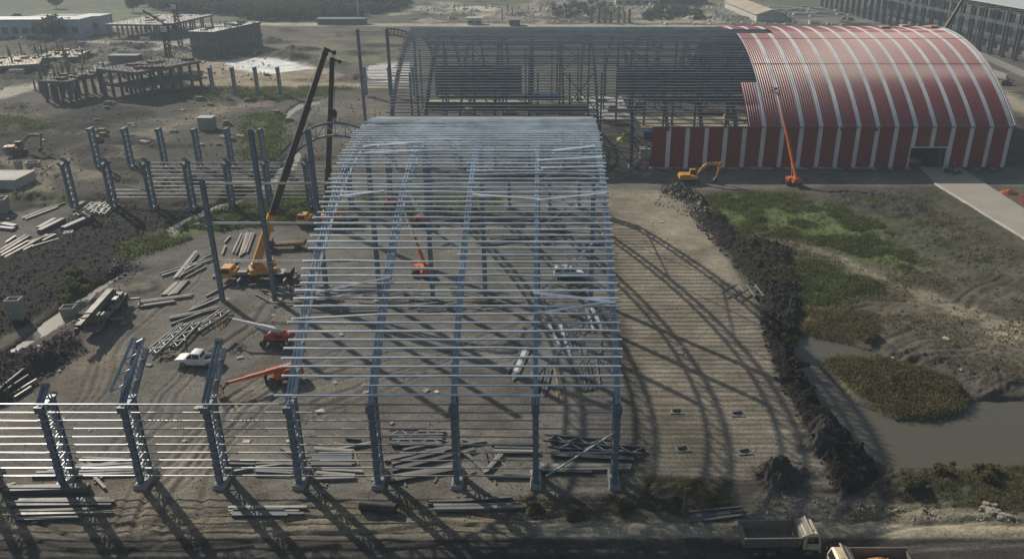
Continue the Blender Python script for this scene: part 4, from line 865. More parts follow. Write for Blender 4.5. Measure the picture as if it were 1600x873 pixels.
def suv(label, loc, rz):
    t = thing('suv', label, 'car', loc, rz); W = .88
    b = MB(); b.side([(-2.2, .42, W), (2.2, .42, W), (2.28, .7, W-.04), (2.2, 1.0, W-.06), (1.1, 1.12, W-.02), (-2.15, 1.14, W), (-2.25, .8, W)])
    b.side([(1.15, 1.11, .8), (.5, 1.7, .68), (.3, 1.76, .66), (-1.85, 1.76, .66), (-2.05, 1.68, .68), (-2.15, 1.12, .8)]); rigid(t, 'body', 'white_paint', b, smooth=30)
    b = MB(); b.add([(1.17, -.72, 1.14), (1.17, .72, 1.14), (.54, .62, 1.68), (.54, -.62, 1.68)], [(0,1,2,3)]); rigid(t, 'windscreen', 'glass', b)
    for s in (-1, 1):
        for (xa, xb, xc, xd) in ((.25, .98, .45, .25), (-.75, .15, .15, -.75), (-1.95, -.85, -.85, -1.85)):
            b = MB(); b.add([(xa, s*.805, 1.16), (xb, s*.805, 1.16), (xc, s*.69, 1.64), (xd, s*.69, 1.64)], [(0,1,2,3) if s < 0 else (3,2,1,0)]); rigid(t, 'side_window', 'glass', b)
        for x in (-1.4, 1.4): wheel(t, x, s*.8, .37, .25, s)
        b = MB(); b.box(2.2, 2.28, s*.62-.15, s*.62+.15, .74, .92); rigid(t, 'headlight', 'lamp_glass', b)
        b = MB(); b.bar((-1.7, s*.58, 1.8), (.2, s*.58, 1.8), .05, .05); rigid(t, 'roof_rail', 'black_metal', b)
    t.scale = (1.08, 1.1, 1.15)
    return t

def boom_lift(label, loc, rz, slew, lift, length, bodym, boomm, jib=(-50, 2.2), up=0.0):
    # slew: direction of the boom about z from the chassis' front; lift: its rise
    t = thing('boom_lift', label, 'boom lift', loc, rz)
    b = MB(); b.box(-1.5, 1.5, -.55, .55, .5, .95); b.box(-1.45, -1.1, -1.0, 1.0, .42, .62); b.box(1.1, 1.45, -1.0, 1.0, .42, .62); b.lathe([(0, .5)], 0, 0, 0)
    rigid(t, 'chassis', 'black_metal', b)
    for x in (-1.28, 1.28):
        for s in (-1, 1): wheel(t, x, s*1.08, .48, .36, s)
    tr = place('turret', None, None); ca, sa = math.cos(slew), math.sin(slew)
    bb = MB(); bb.side([(-2.2, 1.05, .75), (-2.45, 1.3, .8), (-2.4, 1.85, .78), (-1.6, 2.1, .7), (-.4, 1.95, .8), (.9, 1.65, .9), (1.15, 1.3, .9), (1.1, 1.02, .9)]); bb.box(-.5, .5, -.5, .5, .93, 1.1)
    bb.box(-2.5, -2.0, -1.05, 1.05, 1.0, 1.5); bb.box(.1, 1.2, -1.1, -.85, 1.05, 1.6); bb.box(-.6, 1.0, .85, 1.12, 1.05, 1.65)
    bpy.data.objects.remove(tr); T = rigid(t, 'turret', bodym, bb, smooth=30); T.rotation_euler.z = slew
    for s in (-1, 1):
        b = MB(); b.box(-1.5, -.7, s*.8-.03, s*.8+.03, 1.4, 1.75); rigid(T, 'vent_grille', 'black_metal', b)
    cl, sl = math.cos(lift), math.sin(lift); z0 = 2.0; x0 = -1.5
    def bp(d, o=0): return (x0 + cl*d - sl*o, 0, z0 + sl*d + cl*o)
    upv = (-sl, 0, cl)
    b = MB(); b.bar(bp(0), bp(length*.42), .48, .58, upv); BO = rigid(T, 'boom', bodym if boomm != 'white_paint' else 'white_paint', b)
    b = MB(); b.bar(bp(length*.42), bp(length*.72), .36, .44, upv); rigid(BO, 'boom_section', boomm, b)
    b = MB(); b.bar(bp(length*.72), bp(length), .26, .32, upv); rigid(BO, 'boom_section', boomm, b)
    b = MB(); b.bar((.3, 0, 1.7), bp(length*.25), .2, .2); rigid(BO, 'lift_cylinder', 'rim', b)
    if length > 5:                      # faded dark lettering block along the boom
        b = MB()
        for i in range(9): b.bar((*[v for v in (bp(.8+i*.32, -.02)[0],)], -.25, bp(.8+i*.32, -.02)[2]), (bp(.98+i*.32, -.02)[0], -.25, bp(.98+i*.32, -.02)[2]), .03, .2, upv)
        rigid(BO, 'boom_marking', 'black_metal', b)
    jl = jib[1]; ja = lift+R(jib[0]); e = bp(length); je = (e[0]+math.cos(ja)*jl, 0, e[2]+math.sin(ja)*jl)
    b = MB(); b.bar(e, je, .16, .2); b.box(e[0]-.2, e[0]+.2, -.2, .2, e[2]-.2, e[2]+.2); rigid(T, 'jib', 'rust', b)
    b = MB(); bx, bz = je[0], je[2]-.2
    b.box(bx, bx+.85, -1.1, 1.1, bz, bz+.06)
    for z in (.55, 1.1):
        b.bar((bx, -1.1, bz+z), (bx, 1.1, bz+z), .06); b.bar((bx+.85, -1.1, bz+z), (bx+.85, 1.1, bz+z), .06)
        for s in (-1.1, 1.1): b.bar((bx, s, bz+z), (bx+.85, s, bz+z), .06)
    for y in (-1.1, -.37, .37, 1.1):
        for x in (bx, bx+.85): b.bar((x, y, bz), (x, y, bz+1.1), .05)
    b.box(bx, bx+.2, -.3, .3, bz+.7, bz+1.15); rigid(T, 'basket', 'rust', b)
    return t

def excavator(label, loc, rz, slew, m, boomdir=0, reach=1.0):
    t = thing('excavator', label, 'excavator', loc, rz)
    for s in (-1, 1):
        b = MB(); n_ = 20; prof = []
        for i in range(n_): a = 2*math.pi*i/n_; prof.append(((1.55 if math.cos(a) > 0 else -1.55)+.42*math.cos(a), .44+.42*math.sin(a)))
        b.side(prof, s*1.15-.27, s*1.15+.27)
        for i in range(14): x = -1.8+i*.28; b.box(x-.03, x+.03, s*1.15-.29, s*1.15+.29, .85, .9)
        tk = rigid(t, 'track', 'black_metal', b)
        for i in range(5): b = MB(); b.lathe([(-.02, .001), (-.02, .2), (.3, .2), (.3, .001)], -1.4+i*.7, s*1.15-.15+.16*s, .4, 10) if i else b.lathe([(-.02, .001), (-.02, .3), (.3, .3), (.3, .001)], -1.6, s*1.15-.15+.16*s, .44, 10); rigid(tk, 'track_roller', 'rim', b)
    b = MB(); b.box(-1.0, 1.0, -1, 1, .5, .85); b.tube((0, 0, .8), (0, 0, 1.05), .6, 14); rigid(t, 'undercarriage', 'black_metal', b)
    b = MB(); b.side([(-2.5, 1.1, 1.25), (-2.62, 1.35, 1.28), (-2.55, 2.05, 1.25), (-2.1, 2.2, 1.2), (-.2, 2.15, 1.2), (.1, 1.9, 1.2), (1.5, 1.75, 1.25), (1.55, 1.1, 1.25)]); b.tube((-1.5, -.6, 2.1), (-1.5, -.6, 2.5), .07)
    H = rigid(t, 'house', m, b, smooth=30); H.rotation_euler.z = slew
    b = MB(); b.side([(-.1, 1.75, .001), (1.45, 1.75, .001), (1.5, 2.1, .001), (1.15, 2.95, .001), (-.05, 2.95, .001)], .35, 1.22); cab = rigid(H, 'cab', m, b)
    for s, y in ((-1, .335), (1, 1.235)):
        b = MB(); b.add([(.1, y, 1.95), (1.3, y, 1.95), (1.32, y, 2.15), (1.02, y, 2.82), (.1, y, 2.82)], [(0,1,2,3,4)]); rigid(H, 'cab_window', 'glass', b)
    b = MB(); b.add([(1.515, .45, 2.1), (1.515, 1.12, 2.1), (1.19, 1.12, 2.88), (1.19, .45, 2.88)], [(0,1,2,3)]); rigid(H, 'windscreen', 'glass', b)
    b = MB(); pts = [(1.3, 1.7), (2.5, 3.5), (3.6, 4.35), (6.4*reach, 4.2)]; wd = [(.5), (.62), (.55), (.4)]
    for i in range(3): b.bar((pts[i][0], -.1, pts[i][1]), (pts[i+1][0], -.1, pts[i+1][1]), .4, wd[i])
    rigid(H, 'boom', m, b)
    b = MB(); b.bar((.9, -.35, 1.5), (2.8, -.35, 3.4), .16); b.bar((.9, .15, 1.5), (2.8, .15, 3.4), .16); b.bar((3.2, -.1, 4.6), (5.9*reach, -.1, 4.75), .16); rigid(H, 'hydraulic_cylinder', 'rim', b)
    b = MB(); e = (6.4*reach, 4.2); f = (6.0*reach-.3, 1.3); b.bar((e[0]+.15, -.1, e[1]+.6), (f[0], -.1, f[1]), .34, .48, (1, 0, 0), taper=.6); rigid(H, 'stick', m, b)
    b = MB(); b.side([(f[0]+.15, f[1]+.1), (f[0]-.3, f[1]-.1), (f[0]-.75, f[1]-.6), (f[0]-.65, f[1]-1.1), (f[0]-.05, f[1]-1.05), (f[0]+.3, f[1]-.5)], -.6, .4); rigid(H, 'bucket', 'black_metal', b)
    return t

def truck_crane(label, loc, rz, slew, tipvec, m, boomm, segs, axles, L=12.0, rigs=True, boomfoot=3.0, low=False, cabm=None):
    t = thing('truck_crane', label, 'crane truck', loc, rz); h = L/2; cabm = cabm or m
    b = MB(); b.box(-h, h-2.0, -1.15, 1.15, .95, 1.3); b.box(-h, h-.4, -.5, .5, .6, .95); b.box(-h+.1, -h+1.1, -1.2, 1.2, 1.3, 1.75); b.box(h-4.6, h-2.4, -1.2, -.2, 1.3, 1.7)
    for x in axles: b.box(x-.1, x+.1, -1.1, 1.1, .45, .62)
    for s in (-1, 1): b.box(-h+1.2, h-2.3, s*1.22-.04, s*1.22+.04, .95, 1.05)
    rigid(t, 'chassis', 'black_metal', b)
    b = MB(); b.side([(h-2.1, .8, 1.18), (h-.05, .7, 1.18), (h, 1.0, 1.2), (h-.06, 1.55, 1.18), (h-.35, 2.3, 1.08), (h-.5, 2.4, 1.0), (h-1.95, 2.4, 1.0), (h-2.1, 2.25, 1.1)]); b.box(h-2.6, h-2.12, -1.2, 1.2, 1.3, 1.9)
    cab = rigid(t, 'cab', cabm, b, smooth=25)
    b = MB(); b.add([(h-.045, -1.05, 1.6), (h-.045, 1.05, 1.6), (h-.345, .96, 2.25), (h-.345, -.96, 2.25)], [(0,1,2,3)]); rigid(cab, 'windscreen', 'glass', b)
    for s in (-1, 1):
        b = MB(); b.add([(h-1.7, s*1.195, 1.55), (h-.4, s*1.195, 1.55), (h-.6, s*1.11, 2.18), (h-1.7, s*1.11, 2.18)], [(0,1,2,3) if s < 0 else (3,2,1,0)]); rigid(cab, 'side_window', 'glass', b)
        b = MB(); b.box(h-.02, h+.03, s*.85-.16, s*.85+.16, .8, .98); rigid(cab, 'headlight', 'lamp_glass', b)
        for x in axles: wheel(t, x, s*1.05, .55, .36, s)
    if rigs:
        for x in (-h+.7, h-3.6):
            for s in (-1, 1):
                b = MB(); b.box(x-.14, x+.14, min(s*1.1, s*3.0), max(s*1.1, s*3.0), .82, 1.1); b.tube((x, s*2.95, .15), (x, s*2.95, 1.15), .1); b.box(x-.35, x+.35, s*2.95-.35, s*2.95+.35, .04, .15); rigid(t, 'outrigger', 'rim', b)
    b = MB(); b.box(-h+1.3, -h+2.6, -.9, .9, 1.3, 1.45); b.bar((-h+1.0, 1.0, 1.5), (h-2.8, 1.05, 1.45), .35, .12); b.bar((-h+1.4, -1.0, 1.4), (h-3, -.95, 1.5), .4, .1); b.box(h-4.4, h-3.0, .2, 1.1, 1.3, 1.8); rigid(t, 'deck_locker', 'stored_pale', b)
    cx = -h*.28; b = MB(); b.tube((cx, 0, 1.3), (cx, 0, 1.55), .75, 16); rigid(t, 'slew_ring', 'black_metal', b)
    b = MB(); b.box(-1.8, 1.5, -.9, -.35, 1.55, 2.15); b.box(-1.8, 1.5, .35, .9, 1.55, 2.15); b.box(-2.6, -1.5, -1.2, 1.2, 1.6, 2.5); b.side([(-1.6, 2.1), (.2, 2.1), (-1.2, 3.4), (-1.7, 3.3)], -.55, -.42); b.side([(-1.6, 2.1), (.2, 2.1), (-1.2, 3.4), (-1.7, 3.3)], .42, .55)
    b.lathe([(-.35, .001), (-.35, .38), (.35, .38), (.35, .001)], -1.9, 0, 2.85, 14)
    T = rigid(t, 'turntable', m, b); T.location = (cx, 0, 0); T.rotation_euler.z = slew
    b = MB(); b.side([(.1, 1.7), (1.6, 1.7), (1.65, 2.3), (1.3, 3.0), (.1, 3.0)], .95, 1.65); oc = rigid(T, 'operator_cab', m if m != 'olive_paint' else 'rim', b)
    b = MB(); b.add([(.25, 1.665, 2.1), (1.45, 1.665, 2.1), (1.2, 1.665, 2.88), (.25, 1.665, 2.88)], [(3,2,1,0)]); b.add([(1.665, 1.02, 2.3), (1.665, 1.58, 2.3), (1.33, 1.58, 2.95), (1.33, 1.02, 2.95)], [(0,1,2,3)]); rigid(oc, 'cab_window', 'glass', b)
    # boom in world space, converted to the turntable's frame
    yaw = rz+slew; base = Vector((-1.45, 0, boomfoot)); tv = Vector(tipvec)
    tipl = Matrix.Rotation(-yaw, 4, 'Z') @ tv - Vector((cx*math.cos(-slew), cx*math.sin(-slew), 0)) if not low else tv
    T.update_tag(); d = tipl-base; n_ = len(segs); acc = 0; tot = sum(s[0] for s in segs); first = None
    for i, (ln, wd, ht, mm) in enumerate(segs):
        p = base + d*(acc/tot); q = base + d*((acc+ln)/tot); b = MB()
        b.prof(p, q, [(-wd/2, -ht/2+.12), (-wd/2+.12, -ht/2), (wd/2-.12, -ht/2), (wd/2, -ht/2+.12), (wd/2, ht/2), (-wd/2, ht/2)])
        b.bar(q-d.normalized()*.25, q, wd+.12, ht+.12)
        o = rigid(T, 'boom' if i == 0 else 'boom_section', mm, b) if i == 0 else rigid(first, 'boom_section', mm, b)
        if i == 0: first = o
        acc += ln
    b = MB(); b.tube((.3, 0, 1.9), base + d*(segs[0][0]/tot*.55), .17, 10); rigid(T, 'lift_cylinder', 'rim', b)
    e = base+d; b = MB(); n3 = d.normalized(); b.bar(e-n3*.4, e+n3*.7, .7, .8); b.bar(e+n3*.4, e+n3*.4+Vector((1.3, 0, -.5)), .45, .35); b.lathe([(-.2, .001), (-.2, .35), (.2, .35), (.2, .001)], e.x+1.3, e.y, e.z-.1, 10); rigid(first, 'boom_head', 'boom_dark', b)
    t['_tip'] = [0, 0, 0]; del t['_tip']
    return t, T, e, yaw

def to_local(v, yaw): return Matrix.Rotation(-yaw, 4, 'Z') @ Vector(v)

# main crane: truck body faces left, boom goes up over the frame
cx_, cy_ = gp(413, 437)
tw = thing
TIP = Vector(at_depth(508, 82, 124.5))
rz0 = math.pi; L = 11.5
ccx = -L/2*.28
pivot = Vector((cx_ - ccx, cy_, 0)) if False else Vector((cx_+.6, cy_, 0))
loc0 = (pivot.x + ccx, pivot.y, gz(cx_, cy_))     # facing -x, so the slew ring lies at loc - ccx
yaw0 = math.atan2(TIP.y-pivot.y, TIP.x-pivot.x)
def crane_at(label, pivot, rz, TIP, m, boomm, segs, L, axles, cabm=None, rigs=True):
    ccx = -L/2*.28; loc = (pivot[0]-ccx*math.cos(rz), pivot[1]-ccx*math.sin(rz), gz(pivot[0], pivot[1]))
    yaw = math.atan2(TIP[1]-pivot[1], TIP[0]-pivot[0]); slew = yaw-rz
    r = math.hypot(TIP[0]-pivot[0], TIP[1]-pivot[1]); tl = Vector((r, 0, TIP[2]-loc[2]))
    return truck_crane(label, loc, rz, slew, tl, m, boomm, segs, axles, L, rigs, low=True, cabm=cabm)
t1, T1, e1, yw1 = crane_at('yellow crane truck facing left with its long dark boom raised over the frame', (cx_+.6, cy_), math.pi, TIP, 'yellow_paint', 'boom_dark',
    [(8.5, 1.0, 1.25, 'yellow_paint'), (9.5, .85, 1.05, 'boom_dark'), (8.5, .75, .92, 'boom_dark'), (8.5, .66, .8, 'boom_dark')], L, (-4.6, -3.2, 1.2, 2.6))
# hook block, cables and the truss they hold
hk = Vector(at_depth(522, 180, 124.5)); tp0 = TIP + Vector((1.1, .3, -.3))
b = MB()
for dx in (-.12, .12): b.tube((tp0.x+dx, tp0.y, tp0.z), (hk.x+dx, hk.y, hk.z+.8), .03, 5)
hb_ = thing('hook_block', 'dark crane hook block hanging on cables over the curved truss', 'hook block', tuple(hk))
b2 = MB(); b2.side([(-.35, -.4), (.35, -.4), (.45, .4), (.2, .9), (-.2, .9), (-.45, .4)], -.2, .2); b2.tube((0, 0, -.4), (0, 0, -.9), .12); b2.bar((0, 0, -.9), (.25, 0, -1.2), .12); b2.obj('block', 'boom_dark', hb_)
b3 = MB(); b3.v = [(x-hk.x, y-hk.y, z-hk.z) for x, y, z in b.v]; b3.f = b.f; b3.m = b.m; b3.obj('cable', 'black_metal', hb_)
b3 = MB()
for q in ((-4.6, 0, -1.5), (4.6, 0, -1.5)): b3.tube((0, 0, -1.0), q, .035, 5)
b3.obj('sling', 'black_metal', hb_)
ht = thing('roof_truss', 'curved steel roof truss held by the crane hook at the left edge of the roof', 'roof truss', (hk.x, hk.y, hk.z-1.5))
b = MB(); n = 12; hs = 9.2
def tr(i, off): x = -hs + 2*hs*i/n; return (x, off*.15, .3-.052*x*x - (.12*max(0, -x-3)) + off)
for i in range(n):
    for off in (0, -1.9): b.bar(tr(i, off), tr(i+1, off), .4, .3)
    b.bar(tr(i, 0 if i % 2 else -1.9), tr(i+1, -1.9 if i % 2 else 0), .15, .15, mi=1); b.bar(tr(i, 0), tr(i, -1.9), .12, .12, mi=1)
b.obj('frame', ['painted_steel', 'lacing'], ht)

# second crane: orange truck behind, boom nearly upright
c2 = gp(521, 352); TIP2 = Vector(at_depth(518, 96, c2[1]+.4)); TIP2.x = at_depth(518, 96, c2[1])[0]
crane_at('orange crane truck half under the roof with its boom standing nearly upright', (c2[0]+.6, c2[1]), math.pi, TIP2, 'yellow_paint', 'boom_dark',
    [(8, .95, 1.15, 'boom_dark'), (9, .8, .95, 'boom_dark'), (10, .7, .8, 'boom_dark')], 11.5, (-4.4, -3.0, 1.4, 2.8), rigs=False)
b = MB(); sp = Vector(at_depth(521, 100, c2[1]+.4)); b.tube((0, 0, 0), (0, 0, -14), .03, 5); b.obj('cable', 'black_metal', hb_, tuple(sp-hk)) if 0 else None
# third: parked, boom laid down over the cab
c3a, c3b = gp(140, 528), gp(190, 472); rz3 = math.atan2(c3a[1]-c3b[1], c3a[0]-c3b[0]); pv = gp(172, 494)
t3 = truck_crane('grey crane truck parked beside the ditch with its boom lowered forward and legs out', ((c3a[0]+c3b[0])/2+.2, (c3a[1]+c3b[1])/2, gz(*gp(170, 500))), rz3, 0.0, Vector((9.2, 0, 2.9)), 'olive_paint', 'olive_paint',
    [(8.0, .9, 1.0, 'olive_paint'), (1.3, .75, .85, 'olive_paint'), (1.3, .6, .7, 'olive_paint')], (-4.2, -2.9, 1.2, 2.6), 11.0, True, 3.1, True, cabm='olive_paint')
# flat truck with lowered boom lift rests left of the roof
c4 = gp(455, 388)
ft = thing('flatbed_truck', 'small rusty orange flatbed vehicle loaded with planks beside the yellow crane', 'flatbed', (c4[0], c4[1], 0), .12)
b = MB(); b.box(-3, 2.6, -1.0, 1.0, .85, 1.05); b.box(-2.9, 2.4, -.4, .4, .55, .85); b.box(2.5, 2.62, -1.0, 1.0, 1.05, 1.6); b.obj('deck', 'rust', ft)
b = MB(); b.side([(-4.4, .5, 1.0), (-3.05, .5, 1.0), (-3.05, 1.9, .9), (-3.9, 1.95, .9), (-4.35, 1.3, 1.0)]); b.obj('cab', 'rust', ft)
b = MB(); b.side([(-4.2, 1.5, 1.01), (-3.3, 1.4, 1.01), (-3.3, 1.8, .93), (-3.9, 1.84, .93)]); b.obj('cab_window', 'glass', ft)
for x in (-3.6, 1.2): [wheel(ft, x, s*.95, .45, .3, s) for s in (-1, 1)]
for i in range(5): b = MB(); b.bar((-2.8+.2*i, -.7+.33*i, 1.15+.05*(i % 2)), (2.7-.3*i, -.5+.3*i, 1.2+.06*(i % 3)), .22, .1); tag(b.obj('plank', 'timber', None, (c4[0], c4[1], 0), .12), 'long plank lying on the small flatbed vehicle', 'plank', 'planks on the flatbed vehicle')

# boom lifts
p = gp(431, 537); tip = gp(372, 528)
boom_lift('red boom lift with white boom stretched low to the left, outside the frame', (p[0], p[1], 0), math.pi*.97, -.10, R(9), 7.8, 'red_paint', 'white_paint', (-60, 1.6))
p = gp(434, 598)
boom_lift('orange boom lift with its orange boom lowered left, beside the front left rib', (p[0]+.6, p[1]+.3, 0), math.pi*1.03, .42, R(-2), 8.0, 'orange_paint', 'orange_paint', (-50, 1.0))
p = gp(660, 428); boom_lift('orange boom lift under the middle of the bare roof, boom reaching up and back', (p[0], p[1], 0), .1, R(112), R(38), 13, 'orange_paint', 'cream_paint')
p = gp(652, 352); boom_lift('red boom lift deeper under the bare roof with a long pale boom leaning left', (p[0], p[1], 0), .3, R(128), R(52), 14, 'red_paint', 'white_paint')
p = gp(612, 325); boom_lift('red boom lift farthest back under the roof, left of the other two', (p[0], p[1], 0), -.2, R(95), R(66), 14, 'red_paint', 'red_paint')
p = gp(1237, 288); P3 = at_depth(1214, 140, 183.5)
q = Vector((P3[0]-p[0], P3[1]-p[1], P3[2]-2.0)); yaw = math.atan2(q.y, q.x)
boom_lift('orange telescopic lift in front of the red wall with boom raised to the roof', (p[0], p[1], 0), .1, yaw-.1, math.atan2(q.z, math.hypot(q.x, q.y)+1.5), q.length-.3, 'orange_paint', 'orange_paint', (-40, 1.3))

p = gp(1078, 286); excavator('yellow excavator on the dirt road in front of the red wall, arm stretched right', (p[0], p[1], 0), 0, 0.02, 'yellow_paint')
p = gp(28, 243); excavator('orange excavator among dark spoil at the far left edge', (p[0], p[1], gz(*p)), .2, .15, 'hazed_orange', reach=.95)
p = gp(308, 572); pickup('white double cab pickup parked beside the steel columns', (p[0]+.1, p[1]+.4, 0), math.pi*.985)
p = gp(888, 433); suv('white boxy car parked under the right side of the bare roof', (p[0], p[1], 0), math.pi*.02)
p = gp(1218, 862); q = (p[0]+.0, p[1]+.4)
dump_truck('empty dump truck with tan cab facing right on the dark road', (q[0], q[1], 0), R(1))
p = gp(1352, 902); dt = dump_truck('dump truck facing left carrying orange soil at the bottom edge', (p[0]+.15, p[1], 0), math.pi)
def heap(name, m, cx, cy, z, rx, ry, h, label, cat, seed=1, n=22):
    b = MB(); vs = []; fs = []
    g = np.linspace(-1, 1, n); X_, Y_ = np.meshgrid(g, g); d = np.sqrt(X_**2+Y_**2); hh = np.clip(1-d, 0, 1)**.8*h*(.8+.4*fbm(X_*3+seed, Y_*3, seed)) + (fbm(X_*7, Y_*7, seed+3)-.5)*h*.3
    vs = [(cx+X_[i, j]*rx, cy+Y_[i, j]*ry, z+hh[i, j]) for i in range(n) for j in range(n)]
    fs = [(i*n+j, i*n+j+1, (i+1)*n+j+1, (i+1)*n+j) for i in range(n-1) for j in range(n-1)]
    b.add(vs, fs); o = b.obj(name, m, smooth=60); tag(o, label, cat); return o
heap('soil_load', 'orange_soil', p[0]+.9, p[1]-.1, 1.35, 2.0, .95, 1.0, 'heap of orange soil lying in the open body of the dump truck', 'soil load')

# motorcycles by the gate
def motorcycle(label, loc, rz):
    t = thing('motorcycle', label, 'motorcycle', loc, rz, 'motorcycles parked by the gate')
    for x in (-.62, .62):
        b = MB(); b.lathe([(-.05, .2), (-.05, .3), (.05, .3), (.05, .2), (-.05, .2)], x, 0, .3, 14); b.lathe([(-.02, .001), (-.02, .21), (.02, .21), (.02, .001)], x, 0, .3, 10); b.obj('wheel', 'tyre', t)
    b = MB(); b.side([(-.5, .5), (.1, .35), (.35, .6), (.3, .85), (0, .9), (-.1, .78), (-.65, .82), (-.7, .7)], -.13, .13); b.obj('body', 'cloth_dark', t)
    b = MB(); b.side([(-.65, .8), (-.05, .78), (-.05, .88), (-.6, .9)], -.14, .14); b.obj('seat', 'black_metal', t)
    b = MB(); b.bar((.62, 0, .3), (.38, 0, 1.0), .06); b.bar((.38, -.33, 1.02), (.38, .33, 1.02), .04); b.obj('handlebar', 'rim', t)
for i, (px, py, a) in enumerate([(1478, 271, .4), (1485, 272, .3), (1492, 275, .5), (1498, 273, .2)]):
    p = gp(px, py); motorcycle('dark motorcycle, %s from the left in the row beside the gate' % ORD[i], (p[0], p[1], .14), a)

# ------------------------------------------------------------------ people
def person_mesh(pose=0, mats=('cloth_blue', 'skin', 'hair', 'hi_vis')):
    arm = {0: ((.27, .02, 1.12), (.29, .12, .86)), 1: ((.30, .16, 1.16), (.22, .42, 1.12)), 2: ((.26, -.05, 1.12), (.28, .05, .85))}[pose]
    J = {'pel': (0, 0, .95, .14), 'wai': (0, 0, 1.1, .125), 'che': (0, .01, 1.32, .15), 'nek': (0, 0, 1.48, .06), 'hd0': (0, .02, 1.56, .075), 'hd1': (0, .02, 1.66, .098), 'hd2': (0, .01, 1.73, .07)}
    E = [('pel', 'wai'), ('wai', 'che'), ('che', 'nek'), ('nek', 'hd0'), ('hd0', 'hd1'), ('hd1', 'hd2')]
    for s, n_ in ((-1, 'l'), (1, 'r')):
        st = .14*s if pose == 1 else .04*s
        J.update({'h'+n_: (.1*s, 0, .9, .1), 'k'+n_: (.11*s, .03+st*.4, .5, .068), 'a'+n_: (.12*s, st, .09, .045), 't'+n_: (.13*s, st+.17, .04, .038),
                  's'+n_: (.2*s, 0, 1.41, .07), 'e'+n_: (arm[0][0]*s, arm[0][1], arm[0][2], .045), 'w'+n_: (arm[1][0]*s, arm[1][1], arm[1][2], .032), 'f'+n_: (arm[1][0]*s, arm[1][1]+.06, arm[1][2]-.08, .04)})
        E += [('pel', 'h'+n_), ('h'+n_, 'k'+n_), ('k'+n_, 'a'+n_), ('a'+n_, 't'+n_), ('che', 's'+n_), ('s'+n_, 'e'+n_), ('e'+n_, 'w'+n_), ('w'+n_, 'f'+n_)]
    ks = list(J); me = bpy.data.meshes.new('person'); me.from_pydata([J[k][:3] for k in ks], [(ks.index(a), ks.index(b_)) for a, b_ in E], [])
    o = bpy.data.objects.new('person_tmp', me); C.objects.link(o); m = o.modifiers.new('s', 'SKIN'); m.use_smooth_shade = True
    for i, k in enumerate(ks): sv = me.skin_vertices[0].data[i]; sv.radius = (J[k][3],)*2; sv.use_root = (k == 'pel')
    o.modifiers.new('u', 'SUBSURF').levels = 1
    dg = bpy.context.evaluated_depsgraph_get(); ev = bpy.data.meshes.new_from_object(o.evaluated_get(dg)); bpy.data.objects.remove(o)
    ev.materials.clear()
    for q in mats: ev.materials.append(MATS[q])
    for pl in ev.polygons:
        c = pl.center; x, y, z = c
        if z > 1.5: pl.material_index = 1 if (z < 1.7 and y > 0) else 2
        elif z > .97 and abs(x) < .33 and not (z < 1.0 and abs(x) > .2): pl.material_index = 3
        elif z < .97 and abs(x) > .19 and z > .7: pl.material_index = 1
        else: pl.material_index = 0
        pl.use_smooth = True
    ev.name = 'person'; return ev
def person(label, px, py, rz, me, helmet=True, z=0):
    x, y = gp(px, py); o = place('person', me, None, (x, y, z), rz); tag(o, label, 'person')
    if helmet:
        b = MB(); b2 = [(.0, .145), (.03, .14)]; n_ = 12; vs = [(0, .01, 1.83)]; 
        for r_, z_ in ((.07, 1.81), (.115, 1.76), (.125, 1.69), (.16, 1.68)): vs += [(r_*math.cos(2*math.pi*i/n_), .01+r_*math.sin(2*math.pi*i/n_), z_) for i in range(n_)]
        fs = [(0, 1+i, 1+(i+1) % n_) for i in range(n_)] + [(1+k*n_+i, 1+(k+1)*n_+i, 1+(k+1)*n_+(i+1) % n_, 1+k*n_+(i+1) % n_) for k in range(3) for i in range(n_)]
        b.add(vs, fs); b.obj('helmet', 'helmet', o)
    return o
pa = person_mesh(0, ('cloth_dark', 'skin', 'hair', 'cloth_dark')); pb = person_mesh(1, ('cloth_blue', 'skin', 'hair', 'hi_vis')); pc = person_mesh(2, ('cloth_dark', 'skin', 'hair', 'cloth_blue'))
person('person in dark clothes standing at the tip of the orange lift boom', 417, 602, 1.2, pa, False)
person('person in an orange vest walking left of the gate opening', 1420, 261, .5, pb); person('person in blue standing just inside the left side of the gate', 1424, 262, 2.6, pc)
person('person in dark clothes crossing the middle of the gate opening', 1437, 262, 1.6, pa); person('person in a vest standing at the left end of the motorcycles', 1476, 270, 3.6, pb, True, .14)
person('person in dark clothes working on the bundles at the timber heap left of the pickup', 293, 548, 2, pa)
person('person in blue behind the motorcycles by the gate', 1489, 268, 3.0, pc, True, .14)

